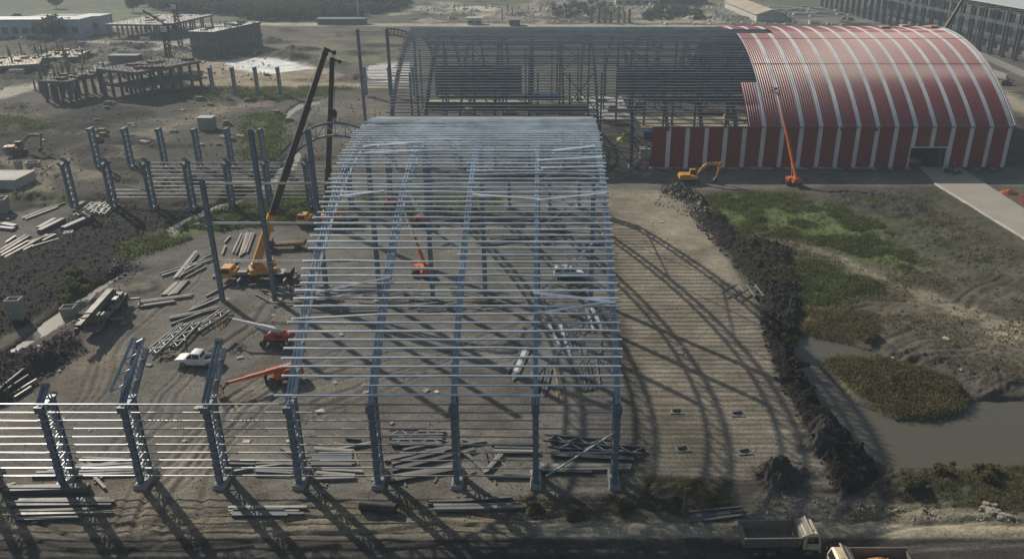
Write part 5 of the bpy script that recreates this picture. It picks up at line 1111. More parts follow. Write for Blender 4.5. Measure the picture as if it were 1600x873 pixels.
# ------------------------------------------------------------------ steel and timber lying about
rb = random.Random(11)
def member(name, x0, y0, x1, y1, kind, w_, h_, z, label, cat, group, m, z1=None, world=False):
    p, q = ((x0, y0), (x1, y1)) if world else (gp(x0, y0), gp(x1, y1))
    c = ((p[0]+q[0])/2, (p[1]+q[1])/2); L = math.hypot(q[0]-p[0], q[1]-p[1])/2; a = math.atan2(q[1]-p[1], q[0]-p[0])
    b = MB(); hz = max(h_/2, .02)
    dz = 0 if z1 is None else (z1-z)/2
    A, B = (-L, 0, hz-dz), (L, 0, hz+dz)
    if kind == 'I': b.ibeam(A, B, w_, h_, .04)
    elif kind == 'C': b.cbeam(A, B, w_, h_, .025)
    elif kind == 'T': b.tube(A, B, w_/2, 8)
    elif kind == 'F': b.bar(A, B, w_, h_)
    elif kind in ('L', 'W'):                     # a flat lattice frame, lying (L) or standing on edge (W)
        n = max(3, int(2*L/(w_*1.1)))
        for s in (-w_/2, w_/2):
            if kind == 'L': b.bar((-L, s, hz), (L, s, hz), .2, .22)
            else: b.bar((-L, 0, .12 + (s+w_/2)), (L, 0, .12+(s+w_/2)), .2, .2)
        for i in range(n):
            xa, xb = -L+2*L*i/n, -L+2*L*(i+1)/n; s = 1 if i % 2 else -1
            if kind == 'L': b.bar((xa, s*w_/2, hz), (xb, -s*w_/2, hz), .1, .1, mi=1)
            else: b.bar((xa, 0, .12+w_/2+s*w_/2), (xb, 0, .12+w_/2-s*w_/2), .1, .1, mi=1)
    o = b.obj(name, [m, 'lacing'] if kind in 'LW' else m, None, (c[0], c[1], z + gz(*c)*.8), a)
    return tag(o, label, cat, group)
def heap_of(group, label, rows, kind='I', w_=.28, h_=.3, m='stored_steel', name='steel_beam', cat='steel beam', z=.05):
    for i, r in enumerate(rows):
        kk = dict(kind=kind, w_=w_, h_=h_, m=m, z=z); 
        if len(r) > 4: kk.update(r[4])
        member(name, r[0], r[1], r[2], r[3], kk['kind'], kk['w_'], kk['h_'], kk['z'], label, cat, group, kk['m'])
def Z5(ox, oy, L, s=4.0): return [tuple([ox+r[0]/s, oy+r[1]/s, ox+r[2]/s, oy+r[3]/s] + list(r[4:])) for r in L]
WH = dict(m='bright_steel', w_=.3); P = dict(m='stored_pale'); TM = dict(kind='F', m='timber', w_=.22, h_=.08); BL = dict(m='stored_blue')
# along the near row of columns, left to right
heap_of('beams stacked below the far left column', 'long dark beam in the broad stack below the leftmost column', Z5(0, 654, [(40,470,560,455,dict(w_=.9,h_=.7,kind='F',m='stored_blue')),(60,446,380,440,dict(w_=.8,h_=.15,kind='F',m='timber')),(0,440,100,415),(40,535,720,525),(60,550,700,545,BL),(100,605,715,590,P),(90,585,600,570),(100,640,500,628,BL),(120,520,690,512,BL),(60,600,180,640,TM),(560,470,300,476,BL)]), w_=.34)
heap_of('beams heaped between the first and second columns', 'beam in the tangled heap between the leftmost two columns', Z5(0, 654, [(200,370,840,350,BL),(230,350,840,335,BL),(300,335,835,305,BL),(430,330,960,310,P),(470,235,720,355,TM),(600,300,820,265,BL),(420,320,830,290,BL),(480,300,930,292),(560,290,640,380),(400,245,600,310,TM),(520,255,840,270),(440,345,860,322,BL),(640,370,590,410,TM),(590,370,660,445)]), w_=.3)
heap_of('beams between the third and fourth columns', 'beam in the low heap between the third and fourth columns', Z5(0, 654, [(1420,270,1595,268,BL),(1430,292,1595,296),(1430,345,1580,318,P)]) + Z5(400, 654, [(0,275,235,300),(0,292,240,292),(0,315,240,287,P),(0,340,230,352,BL),(0,330,235,338),(0,362,220,366,TM),(150,190,240,240),(160,205,235,250,TM),(60,300,10,330,TM),(170,190,300,260),(180,215,330,240,TM)]), w_=.28)
heap_of('beams on the verge below the third and fourth columns', 'long beam lying on the verge before the third and fourth columns', Z5(400, 654, [(-170,567,320,565,P),(-170,585,270,585,P),(-160,600,300,603,BL),(-140,578,180,576,BL),(-150,612,200,612,BL)]), w_=.32)
heap_of('flat stacks between the fourth and fifth columns', 'straight section in the flat stacks between the fourth and fifth columns', Z5(400, 654, [(340,237,600,238,BL),(345,250,605,252,BL),(350,262,600,263,BL),(340,285,620,292),(345,298,600,300),(360,322,670,345),(415,330,670,340,P),(375,345,620,364,P),(380,352,600,372),(365,388,620,378,P),(365,372,600,370),(365,195,610,210,P),(370,205,600,218),(500,203,730,158,P),(430,150,470,162,TM),(460,146,500,160,TM),(490,148,530,162,TM),(585,285,600,310,TM),(610,200,640,290,TM),(400,430,450,408,TM),(400,405,440,430,TM),(330,270,620,272,BL),(480,90,510,112,TM),(560,130,655,140,BL)]), w_=.3)
heap_of('slanting beams between the fifth and sixth columns', 'long beam in the slanting fan between the fifth and sixth columns', Z5(400, 654, [(920,207,1150,160),(800,272,1240,180),(850,292,1360,160,dict(w_=.45)),(850,335,1370,200,dict(w_=.5)),(860,385,1250,310,dict(w_=.4)),(830,405,1250,325,dict(w_=.35)),(860,370,1245,305,P),(800,258,1000,225),(900,280,1180,215,BL),(870,318,1290,226,BL),(930,205,1100,190,TM),(1130,370,1115,400,TM),(930,405,938,425,TM),(855,205,868,228,TM),(1290,140,1370,160,P),(1360,160,1440,150,P)]), w_=.34)
heap_of('crossed beams right of the sixth column', 'beam in the loose crossed group just right of the sixth column', Z5(400, 654, [(1290,220,1440,330),(1300,212,1430,345),(1420,190,1445,310),(1540,235,1440,345,P),(1520,232,1425,350,P),(1455,200,1475,265),(1480,205,1500,260),(1440,185,1462,250),(1530,270,1565,305,TM),(1490,385,1500,412,TM),(1340,345,1375,330,TM)]), w_=.3)
for i, (r, lb) in enumerate(zip(Z5(400, 654, [(830,100,1175,95),(850,150,1170,152)]) + Z5(800, 654, [(290,190,820,222),(200,140,620,178)]),
        ['flat lattice girder, upper of two behind the fifth and sixth columns', 'flat lattice girder, lower of two behind the fifth and sixth columns', 'pale lattice girder on the stack between the last two columns', 'dark lattice girder behind the stack between the last two columns'])):
    member('lattice_girder', *r, 'L', 1.1, .3, .35 if i > 1 else .1, lb, 'girder', 'lattice girders behind the front columns', 'stored_blue')
heap_of('beams under the flat lattice girders', 'beam lying with the flat lattice girders behind the fifth column', Z5(400, 654, [(835,112,1170,108,BL),(850,142,1165,140,P),(845,160,1160,162,BL),(850,178,1165,180,BL),(1020,90,1180,92,P)]), w_=.26)
heap_of('big stack between the last two columns', 'long section in the big stack between the last two columns', Z5(800, 654, [(230,132,585,160,dict(w_=.5)),(240,150,560,170,BL),(290,175,640,182,P),(240,235,760,262,dict(w_=.6,m='stored_blue')),(240,222,700,236,dict(w_=.4,m='stored_blue')),(300,205,740,215,BL),(660,175,800,192,P),(650,190,830,200,BL),(660,230,770,240),(180,303,745,305,dict(w_=.5,m='stored_pale')),(190,316,700,312),(190,332,740,322,P),(180,340,500,345,BL),(420,250,760,255,BL),(-130,170,150,165,BL),(-120,210,170,215,P),(-110,190,140,196),(-140,220,170,222,BL),(-60,355,140,362),(-150,372,130,375)]), w_=.32)
heap_of('long beams on the verge below the sixth and seventh columns', 'long beam on the verge below the sixth and seventh columns', Z5(400, 654, [(1075,540,1600,500),(1110,552,1700,545,P),(1110,580,1700,560,P),(1120,565,1690,552,BL),(1080,532,1310,524),(1260,485,1262,520,TM),(1305,485,1307,530,TM)]), w_=.34)
heap_of('dark beams beside the road left of the dump truck', 'dark beam in the stack beside the road left of the empty dump truck', Z5(800, 654, [(1100,600,1440,565),(1105,612,1445,577,BL),(1110,630,1440,590),(1120,640,1445,604,BL),(1200,645,1440,612,P),(1110,620,1440,584,BL),(1140,608,1420,570),(1108,650,1300,628)]), w_=.2, h_=.16, kind='C')
p = gp(590, 797); b = MB(); b.tube((-1.7, 0, .5), (1.9, -.1, .5), .5, 16); o = b.obj('pipe', 'black_metal', None, (p[0], p[1], 0), -.12, smooth=40); tag(o, 'fat black pipe section lying on the verge below the fifth column', 'pipe')
b = MB(); p = gp(1067, 800); b.bar((0, 0, 0), (.1, .3, 2.6), .2); tag(b.obj('stake', 'timber', None, (p[0], p[1], 0)), 'thin pale stake standing in dark scrub above the roadside beams', 'stake')
# inside the frame, right side: bright sheets and bars
heap_of('bright bars under the right of the roof', 'bright bar in the long loose bundle under the right of the bare roof', Z5(800, 436, [(460,180,515,335,WH),(470,180,500,300,WH),(490,178,565,335,WH),(500,180,570,330,WH),(375,195,440,345),(385,195,430,340),(400,195,450,350,P),(410,215,440,345),(300,290,360,490,WH),(305,290,365,485,WH),(230,280,300,420,WH),(235,285,292,415,WH),(430,205,470,330),(440,210,480,330),(520,200,560,320,WH),(355,290,400,440),(330,300,375,440),(390,320,430,480),(410,350,460,480),(430,370,470,480),(550,370,555,480)]), kind='F', w_=.3, h_=.14, name='steel_bar', cat='steel bar')
heap_of('dull bars under the front of the roof', 'dull bar in the bundle behind the seventh column under the bare roof', Z5(800, 436, [(380,530,440,700),(395,530,455,705),(410,530,470,700),(440,520,490,700),(455,520,500,695),(470,500,520,690),(525,510,548,665,P),(480,520,505,640),(430,500,480,650),(240,520,200,735),(225,540,185,730),(205,530,140,730),(215,530,150,725),(245,560,215,700),(150,530,120,610,P),(260,540,300,720,TM),(280,640,285,765,TM)]), kind='C', w_=.2, h_=.16, name='steel_bar', cat='steel bar')
heap_of('pale bars near the middle of the roof front', 'pale bar in the slanting bundle left of the seventh column', Z5(800, 436, [(80,430,0,610,WH),(95,430,10,620,WH),(105,430,5,640,P),(60,440,-10,560,P),(70,430,-5,600),(110,440,20,630,P),(55,460,-30,600),(120,430,40,600)]), kind='C', w_=.18, h_=.14, name='steel_bar', cat='steel bar')
def scatter(n, x0, y0, x1, y1, ang, dang, lo, hi, group, label, kinds, name='steel_bar', cat='steel bar', zmax=.5, w_=.22):
    for i in range(n):
        px, py = rb.uniform(x0, x1), rb.uniform(y0, y1); X, Y = gp(px, py); a = R(ang + rb.gauss(0, dang)); L = rb.uniform(lo, hi)/2
        k, m = rb.choice(kinds); member(name, X-L*math.cos(a), Y-L*math.sin(a), X+L*math.cos(a), Y+L*math.sin(a), k, w_*rb.uniform(.6, 1.3), w_*rb.uniform(.5, 1.1), rb.uniform(.02, zmax), label, cat, group, m, world=True)
scatter(44, 470, 452, 790, 488, 0, 14, 3, 8, 'tangle across the middle of the near frame', 'bar in the long tangle across the floor behind the fourth and fifth ribs', [('C', 'stored_steel'), ('C', 'stored_pale'), ('F', 'timber'), ('F', 'stored_steel')])
scatter(14, 860, 440, 930, 462, -10, 25, 2, 6, 'tangle below the white boxy car', 'bar in the tangle just below the white boxy car', [('C', 'stored_steel'), ('F', 'timber'), ('F', 'stored_pale')])
scatter(22, 760, 360, 930, 385, 4, 12, 3, 8, 'stack at the far right floor', 'bar in the dark stack on the floor above the white boxy car', [('C', 'stored_steel'), ('I', 'stored_blue'), ('C', 'stored_pale')], w_=.28)
scatter(18, 700, 335, 900, 350, 0, 10, 4, 9, 'stack at the back floor', 'bar in the low stack at the back of the floor under the bare roof', [('C', 'stored_steel'), ('I', 'stored_blue')], w_=.3)
scatter(10, 810, 262, 930, 300, 20, 15, 4, 8, 'pale bars at the back right', 'pale bar leaning about behind the right side of the bare roof', [('C', 'stored_pale'), ('F', 'stored_pale')], w_=.2, zmax=1)
scatter(10, 400, 440, 470, 480, -20, 30, 2, 5, 'scraps beside the yellow crane', 'scrap bar on the ground right of the tall steel posts', [('C', 'stored_steel'), ('F', 'timber')])
# yard left of the frame
heap_of('ladder frames left of the pickup', 'lattice ladder frame in the stack left of the white pickup', Z5(0, 436, [(930,470,1150,285,dict(z=.1)),(1070,440,1210,290,dict(z=.1)),(1200,345,1395,205,dict(m='stored_pale',z=.15)),(960,490,1170,300,dict(z=.5,m='stored_blue')),(1090,445,1240,290,dict(z=.45,m='stored_blue')),(1230,340,1430,210,dict(z=.3,m='stored_blue'))]), kind='L', w_=1.0, name='ladder_frame', cat='lattice frame')
heap_of('beams above the ladder frames', 'long beam lying across the yard above the ladder frames', Z5(0, 436, [(1060,250,1370,183,P),(1070,292,1290,208),(1060,258,1365,196),(870,148,1210,103,P),(870,160,1200,115),(870,175,1090,143,P),(880,182,1100,150),(1290,115,1480,12,P),(1185,205,1395,118,dict(m='stored_blue',w_=.5)),(1200,190,1330,125,BL),(920,440,1040,345,TM),(930,450,1050,352,TM)]), w_=.26)
heap_of('parallel beams below the leftmost tall post', 'beam in the parallel bundle left of the leftmost tall post', Z5(0, 436, [(1010,108,1095,30),(1025,108,1110,30,P),(1040,108,1125,25),(1055,108,1140,22,P),(1070,106,1150,20),(1085,104,1165,18),(1100,100,1180,10)]) + Z5(0, 218, [(1000,848,1350,740),(1010,860,1340,755,P),(1095,872,1228,706,dict(m='stored_pale',w_=.55)),(1120,872,1240,720),(1140,840,1300,735,BL),(1160,820,1320,725,BL),(1315,680,1335,720,TM),(1330,678,1350,716,TM),(1410,670,1390,725,P),(1440,610,1405,650,P),(1130,860,1260,790,BL),(1160,870,1290,800)]), w_=.28)
heap_of('beams behind the leftmost tall post', 'beam in the bundle between the two left tall posts', Z5(0, 218, [(1510,595,1455,715,P),(1530,595,1475,722),(1545,590,1500,735,P),(1560,590,1510,730),(1575,590,1525,720,P),(1590,590,1545,715),(1330,870,1450,750),(1350,870,1470,755,P),(1370,872,1490,760)]), w_=.34)
for i in range(14):
    px, py = 262+rb.uniform(-14, 14), 555+rb.uniform(-6, 6); X, Y = gp(px, py); a = rb.uniform(0, 3.1); member('plank', X-1*math.cos(a), Y-1*math.sin(a), X+1*math.cos(a), Y+1*math.sin(a), 'F', .14, .06, rb.uniform(.02, .4), 'short plank in the timber scraps left of the white pickup', 'plank', 'timber scraps left of the pickup', 'timber', world=True)
# far bank of the ditch
heap_of('poles on the bank across the ditch', 'long pole in the bundle on the bank across the ditch, far left', Z5(0, 218, [(140,500,370,418,P),(145,492,360,412),(160,505,365,428,P),(150,498,410,402),(0,490,90,488,P),(0,500,60,505)]), w_=.3)
heap_of('grey bundles on the bank across the ditch', 'grey beam in the dark bundles on the bank across the ditch', Z5(0, 218, [(250,590,400,515,dict(w_=1.0,h_=.8,kind='F',m='stored_blue')),(245,570,350,512,dict(w_=.9,h_=.7,kind='F',m='stored_blue')),(400,580,560,510,dict(w_=1.1,h_=.9,kind='F',m='stored_blue')),(430,560,580,495,dict(w_=.8,h_=.8,kind='F',m='stored_blue')),(0,720,190,605,dict(w_=.7)),(0,700,170,600,dict(w_=.5)),(10,735,180,640,P),(30,745,300,600,dict(w_=.6)),(150,700,210,670,P),(20,540,100,555,dict(w_=1,h_=.6,kind='F',m='stored_blue')),(0,560,90,570,dict(w_=.8,h_=.5,kind='F',m='stored_blue')),(40,650,100,610,P),(180,650,330,600,BL),(200,680,370,630,BL),(270,640,350,600,P)]), w_=.4)
for i, (r, lb) in enumerate(zip(Z5(0, 218, [(480,495,600,410),(530,495,650,410),(610,480,650,420),(640,490,700,430),(400,608,465,600)]), ['leftmost pale ladder frame on the bank across the ditch', 'second pale ladder frame on the bank across the ditch', 'third pale ladder frame from the left on the bank', 'rightmost pale ladder frame on the bank below two columns', 'small pale gate-like frame below the grey bundles on the bank'])):
    member('ladder_frame', *r, 'L', 1.1, .25, .5, lb, 'lattice frame', 'pale ladder frames on the bank', 'stored_pale')
heap_of('beams at the left edge below the ditch', 'thin beam on dark spoil at the left edge below the ditch', Z5(0, 436, [(5,750,165,618),(60,750,235,645,P),(95,752,200,685,P),(20,755,190,640)]), w_=.22)
# loose lattice pieces
r = Z5(800, 436, [(1350,125,1440,70), (1470,70,1500,128)]); 
member('truss_piece', *r[0], 'L', 2.2, .3, .5, 'dark square lattice piece at the edge of the black spoil ridge', 'lattice frame', 'lattice pieces by the ridge', 'stored_blue')
member('truss_piece', *gp(1172, 451), *gp(1186, 470), 'L', 1.4, .3, .4, 'paler lattice piece beside the dark one on the black spoil ridge', 'lattice frame', 'lattice pieces by the ridge', 'stored_pale', world=False) if 0 else member('truss_piece', 1172, 451, 1186, 469, 'L', 1.4, .3, .5, 'paler lattice piece beside the dark one on the black spoil ridge', 'lattice frame', 'lattice pieces by the ridge', 'stored_pale')
# leaning truss beside the second haunch from the left: rests on it
b = MB(); A_, B_ = [Vector(v)-Vector((X0, A1.y0, 0)) for v in (at_depth(181, 612, 66.6), at_depth(217, 528, 71.5))]; up = Vector((.2, -.7, .8))
for s in (-.55, .55): b.bar(A_+Vector((s, 0, 0)), B_+Vector((s, 0, 0)), .2, .3, up)
for i in range(7):
    f, g = i/7, (i+1)/7; s = .55 if i % 2 else -.55; P0, P1 = A_.lerp(B_, f), A_.lerp(B_, g); b.bar(P0+Vector((s, 0, 0)), P1+Vector((-s, 0, 0)), .12, .12, mi=1)
b.obj('rib_segment', ['lacing', 'lacing'], near, (0, 0, 0))
# boards and paper scraps
sc = [(1057,643),(1152,647),(1066,702),(1163,706),(523,598),(572,613),(665,611),(682,613),(568,602),(233,571),(309,637),(140,672),(385,690),(583,748),(93,580),(375,559),(500,643),(288,690),(1063,552),(872,553),(900,373),(1042,373),(1033,347),(1018,348),(95,655),(52,548),(62,555),(427,492),(533,523),(345,630),(755,690),(810,790),(612,662),(203,702),(1065,543),(450,690),(1395,560),(1478,530),(1500,580)]
for i, (px, py) in enumerate(sc):
    X, Y = gp(px, py); s = rb.uniform(.25, .5) if i > 3 else .8; a = rb.uniform(0, 3); b = MB(); z = gz(X, Y); q = [(-s, -s*.6), (s, -s*.7), (s*.9, s*.6), (-s*.8, s*.7)]
    b.add([(x_, y_, .05+rb.uniform(0, .12)) for x_, y_ in q] + [(x_, y_, .0) for x_, y_ in q], [(0,1,2,3), (7,6,5,4), (0,4,5,1), (1,5,6,2), (2,6,7,3), (3,7,4,0)])
    if i < 4:
        o = b.obj('board', 'stored_pale', None, (X, Y, z+.02), a*.1); b = MB(); b.bar((-.5, 0, .2), (.5, .1, .2), .2); b.bar((0, -.3, .15), (.2, .3, .15), .2); b.obj('block', 'black_metal', o)
        tag(o, ['pale pad with dark blocks, upper left of four on the tan strip', 'pale pad with dark blocks, upper right of four on the tan strip', 'pale pad with dark blocks, lower left of four on the tan strip', 'pale pad with dark blocks, lower right of four on the tan strip'][i], 'pad', 'pads on the tan strip')
    else: tag(b.obj('scrap', rb.choice(['pale_scrap', 'concrete', 'concrete']), None, (X, Y, z+.03), a), 'small pale scrap of board lying on the bare ground', 'scrap', 'pale scraps scattered over the site')

# ------------------------------------------------------------------ things farther off
def pier(px, py, w_, d_, h, label, hollow=True, rz=.3, top=1.0):
    X, Y = gp(px, py); t = thing('concrete_pier', label, 'concrete pier', (X, Y, gz(X, Y)-.4), rz)
    b = MB(); g = .06; W, D = w_/2, d_/2; H = h+.4
    b.add([(-W*.75, -D*.75, 0), (W*.75, -D*.75, 0), (W*.75, D*.75, 0), (-W*.75, D*.75, 0), (-W, -D, H), (W, -D, H), (W, D, H), (-W, D, H)], [(0,3,2,1),(0,1,5,4),(1,2,6,5),(2,3,7,6),(3,0,4,7)])
    k = .78; b.add([(-W, -D, H), (W, -D, H), (W, D, H), (-W, D, H), (-W*k, -D*k, H), (W*k, -D*k, H), (W*k, D*k, H), (-W*k, D*k, H), (-W*k, -D*k, H-.5), (W*k, -D*k, H-.5), (W*k, D*k, H-.5), (-W*k, D*k, H-.5)],
        [(0,1,5,4),(1,2,6,5),(2,3,7,6),(3,0,4,7),(4,5,9,8),(5,6,10,9),(6,7,11,10),(7,4,8,11),(8,9,10,11)])
    b.obj('pier', 'concrete', t); b = MB()
    for s in (-.7, .7):
        for q in (-.7, .7): b.bar((s*W, q*D, H-.2), (s*W, q*D, H+.25), .04)
    b.obj('rebar', 'rust', t)
pier(30, 500, 2.0, 1.6, 3.0, 'tall concrete pier in the dark ditch, left of the other', rz=.1)
pier(109, 490, 2.0, 1.6, 2.2, 'shorter concrete pier beside the pale water, right of the other', rz=.1)
pier(31, 268, 1.4, 1.2, 2.6, 'pale concrete pier standing by the pit at the far left', rz=.0)
pier(53, 262, 3.0, 2.4, 1.4, 'broad concrete pier with rebar right of the pale one at the far left')
pier(3, 332, 3.0, 3.0, 3.0, 'concrete pier cut off by the left edge of the picture')
p = gp(10, 290); tt = thing('foundation', 'pale concrete foundation slab at the left edge beside the dirt track', 'foundation', (p[0]-2, p[1], 0)); b = MB(); b.box(-7, 6, -3, 4.5, 0, 1.8); b.box(-7.2, 6.3, -3.2, 4.7, 1.8, 2.2); b.obj('slab', 'pale_concrete', tt)
for (px, py, lb) in ((308, 352, 'flared concrete footing in the ditch under the fourth back column'), (367, 345, 'flared concrete footing in the ditch under the fifth back column')):
    X, Y = gp(px, py); b = MB(); b.add([(-1.8, -1.6, 0), (1.8, -1.6, 0), (1.8, 1.6, 0), (-1.8, 1.6, 0), (-.5, -.5, 1.1), (.5, -.5, 1.1), (.5, .5, 1.1), (-.5, .5, 1.1)], [(0,3,2,1),(4,5,6,7),(0,1,5,4),(1,2,6,5),(2,3,7,6),(3,0,4,7)]); tag(b.obj('footing', 'concrete', None, (X, Y, -.7)), lb, 'footing')

def skeleton(label, pA, pB, depth, h, storeys, nb, nd, slabm='pale_concrete', colm='dark_concrete', rebar=True, wall=False, cat='building'):
    # a concrete frame: pA, pB are the ground pixels of its front left and right corners
    a, c = gp(*pA), gp(*pB); L = math.hypot(c[0]-a[0], c[1]-a[1]); ang = math.atan2(c[1]-a[1], c[0]-a[0])
    t = thing('building', label, cat, (a[0], a[1], 0), ang); hs_ = h/storeys
    for i in range(nb+1):
        for j in range(nd+1):
            b = MB(); x, y = L*i/nb, depth*j/nd; b.box(x-.35, x+.35, y-.35, y+.35, 0, h-.3); b.obj('column', colm, t)
    for s in range(1, storeys+1):
        b = MB(); b.box(-.8, L+.8, -.8, depth+.8, s*hs_-.35, s*hs_)
        if rebar and s == storeys:
            for i in range(nb*2+1):
                for j in range(nd*2+1):
                    x, y = L*i/nb/2, depth*j/nd/2; b.bar((x+rb.uniform(-1, 1), y, h-.1), (x+rb.uniform(-.6, .6), y, h+rb.uniform(.4, 2.4)), .14, mi=1)
            for _ in range(14): x, y = rb.uniform(0, L), rb.uniform(0, depth); b.box(x, x+rb.uniform(1, 4), y, y+rb.uniform(1, 3), h-.1, h+rb.uniform(.2, .9), 1 if rb.random() < .6 else 0)
        b.obj('slab', [slabm, 'rust'], t)
        b = MB(); b.box(-.8, L+.8, -.95, -.82, s*hs_-.9, s*hs_-.02); b.box(L+.82, L+.95, -.8, depth+.8, s*hs_-.9, s*hs_-.02); b.obj('edge_beam', colm, t)
    if wall:
        b = MB(); n_ = nb*3
        for i in range(n_): x = L*i/n_; b.box(x+.1, x+L/n_-.1, -.75, -.45, 0, h-.9)
        n_ = nd*3
        for i in range(n_): y = depth*i/n_; b.box(L+.45, L+.75, y+.1, y+depth/n_-.1, 0, h-.9)
        b.obj('wall', colm, t)
    return t
skeleton('unfinished two storey concrete frame with rebar on top, left of the two boom lines', (165, 150), (222, 156), 26, 9, 2, 4, 3, 'dark_concrete')
skeleton('wide unfinished hall with a pale slab roof, behind the tower cranes', (172, 60), (262, 61), 50, 7, 1, 6, 4)
skeleton('dark boxy unfinished building with a white slab top at the upper left', (303, 90), (338, 91), 40, 11, 2, 3, 4, 'white_roof', 'dark_concrete', True, True)
skeleton('low unfinished block with rebar at the left edge of the site', (-30, 122), (62, 116), 24, 4, 1, 6, 3, 'tan_roof')
skeleton('small unfinished frame of thin columns before the two storey one', (75, 160), (112, 161), 16, 7, 1, 3, 2, 'dark_concrete')
skeleton('low unfinished base with rebar right of the low block at the left', (60, 100), (120, 98), 20, 2.5, 1, 5, 3, 'tan_roof')

def building(label, p0, p1, depth, h, wallm, roofm, nwin, cat='building', win=True, over=.6):
    a, c = gp(*p0), gp(*p1); L = math.hypot(c[0]-a[0], c[1]-a[1]); t = thing('building', label, cat, (a[0], a[1], 0), math.atan2(c[1]-a[1], c[0]-a[0]))
    b = MB(); b.box(0, L, 0, depth, -.5, h); b.obj('wall', wallm, t)
    b = MB(); b.side([(-over, h), (-over, h+.3), (L+over, h+.3), (L+over, h)], -over, depth/2); b.side([(-over, h), (-over, h+.35), (L+over, h+.35), (L+over, h)], depth/2+.01, depth+over); b.obj('roof', roofm, t)
    if win:
        for i in range(nwin):
            x = L*(i+.5)/nwin; b = MB(); b.box(x-1.5, x+1.5, -.12, -.02, h*.25, h*.6); f = b.obj('window', 'dark_clad', t); b = MB(); b.box(x-1.7, x+1.7, -.2, -.13, h*.25-.2, h*.25); b.obj('sill', 'white_paint', f)
    return t
building('long pale blue walled building with square dark windows at the left edge', (-60, 61), (128, 60), 14, 9, 'plaster_wall', 'white_roof', 12)
building('long low building with a dark flat roof behind the pale blue one', (40, 43), (150, 43), 20, 5, 'dark_concrete', 'grey_roof', 6, win=False)
building('small blue grey block at the end of the pale blue building', (128, 54), (160, 54), 12, 9, 'plaster_wall', 'white_roof', 2)
building('long pale low building at the top edge, left of the dark one', (962, 8), (1030, 8), 14, 4, 'pale_concrete', 'white_roof', 5)
building('long dark blue low building at the top edge', (1034, 8), (1080, 8), 14, 5, 'dark_clad', 'plaster_wall', 4, win=False)
building('short grey low building at the top edge, right of the dark blue one', (1082, 7), (1106, 7), 14, 4, 'dark_concrete', 'grey_roof', 2, win=False)
building('small pale shed beside the road, far behind the bare frame', (730, 39), (752, 39), 6, 3.5, 'pale_concrete', 'white_roof', 2)
building('small dark shed right of the pale one by the far road', (796, 41), (812, 41), 8, 3, 'dark_concrete', 'grey_roof', 2, win=False)
building('row of dark sheds at the end of the far road', (496, 39), (570, 39), 8, 3, 'dark_concrete', 'grey_roof', 4, win=False)
a, c = gp(1152, 12), gp(1205, 34); t = thing('long_shed', 'long tan roofed shed running toward the camera at the top right', 'shed', (a[0], a[1], 0), math.atan2(c[1]-a[1], c[0]-a[0])); L = math.hypot(c[0]-a[0], c[1]-a[1])
b = MB(); b.box(0, L, -9, 9, 0, 4); b.obj('wall', 'pale_concrete', t); b = MB(); b.add([(-1, -10, 4), (L+1, -10, 4), (L+1, 0, 7), (-1, 0, 7), (-1, 10, 4), (L+1, 10, 4)], [(0,1,2,3), (3,2,5,4), (0,3,4), (1,5,2)]); b.obj('roof', 'tan_roof', t)

def tower_crane(label, px, py, ptop, jibdx, jibdz, h=None):
    X, Y = gp(px, py); H = at_depth(ptop[0], ptop[1], Y)[2]; t = thing('tower_crane', label, 'tower crane', (X, Y, 0)); b = MB(); s = .8
    tx = at_depth(ptop[0], ptop[1], Y)[0]-X
    n_ = 12
    for i in range(n_):
        z0, z1 = H*i/n_, H*(i+1)/n_
        for (u, v) in ((-s, -s), (s, -s), (s, s), (-s, s)): b.bar((u+tx*i/n_, v, z0), (u+tx*(i+1)/n_, v, z1), .3)
        b.bar((-s+tx*i/n_, -s, z0), (s+tx*i/n_, -s, z1), .2); b.bar((s+tx*i/n_, s, z0), (-s+tx*i/n_, s, z1), .2); b.bar((-s+tx*i/n_, -s, z0), (-s+tx*i/n_, s, z1), .2); b.bar((s+tx*i/n_, s, z0), (s+tx*i/n_, -s, z1), .2)
    b.obj('mast', 'black_metal', t)
    b = MB(); A = Vector((tx, 0, H)); B = A + Vector((jibdx, 0, jibdz)); up = Vector((0, 0, 1))
    for off in (Vector((0, -.5, 0)), Vector((0, .5, 0)), Vector((0, 0, .9))): b.bar(A+off, B+off*.4, .22)
    for i in range(10): f = i/10; g = (i+1)/10; b.bar(A.lerp(B, f)+Vector((0, -.5*(1-f), 0)), A.lerp(B, g)+Vector((0, 0, .8*(1-g))), .14)
    b.obj('jib', 'black_metal', t)
    b = MB(); C_ = A - Vector((jibdx, 0, 0)).normalized()*4; b.bar(A, C_, .6, .5); b.box(C_.x-.8, C_.x+.8, -.8, .8, H-1.8, H-.2); b.obj('counterweight', 'dark_concrete', t)
    b = MB(); b.box(tx-.9, tx+.9, -2.2, -1, H-2.6, H-.6); b.obj('cab', 'pale_sheet', t)
    b = MB(); b.box(-2, 2, -2, 2, -.3, .8); b.obj('base', 'concrete', t)
tower_crane('thin tower crane with jib pointing up left over the two storey frame', 268, 124, (257, 38), -7, 4.5)
tower_crane('thinner tower crane farther back with its jib pointing right', 283, 76, (272, 5), 8, -2)

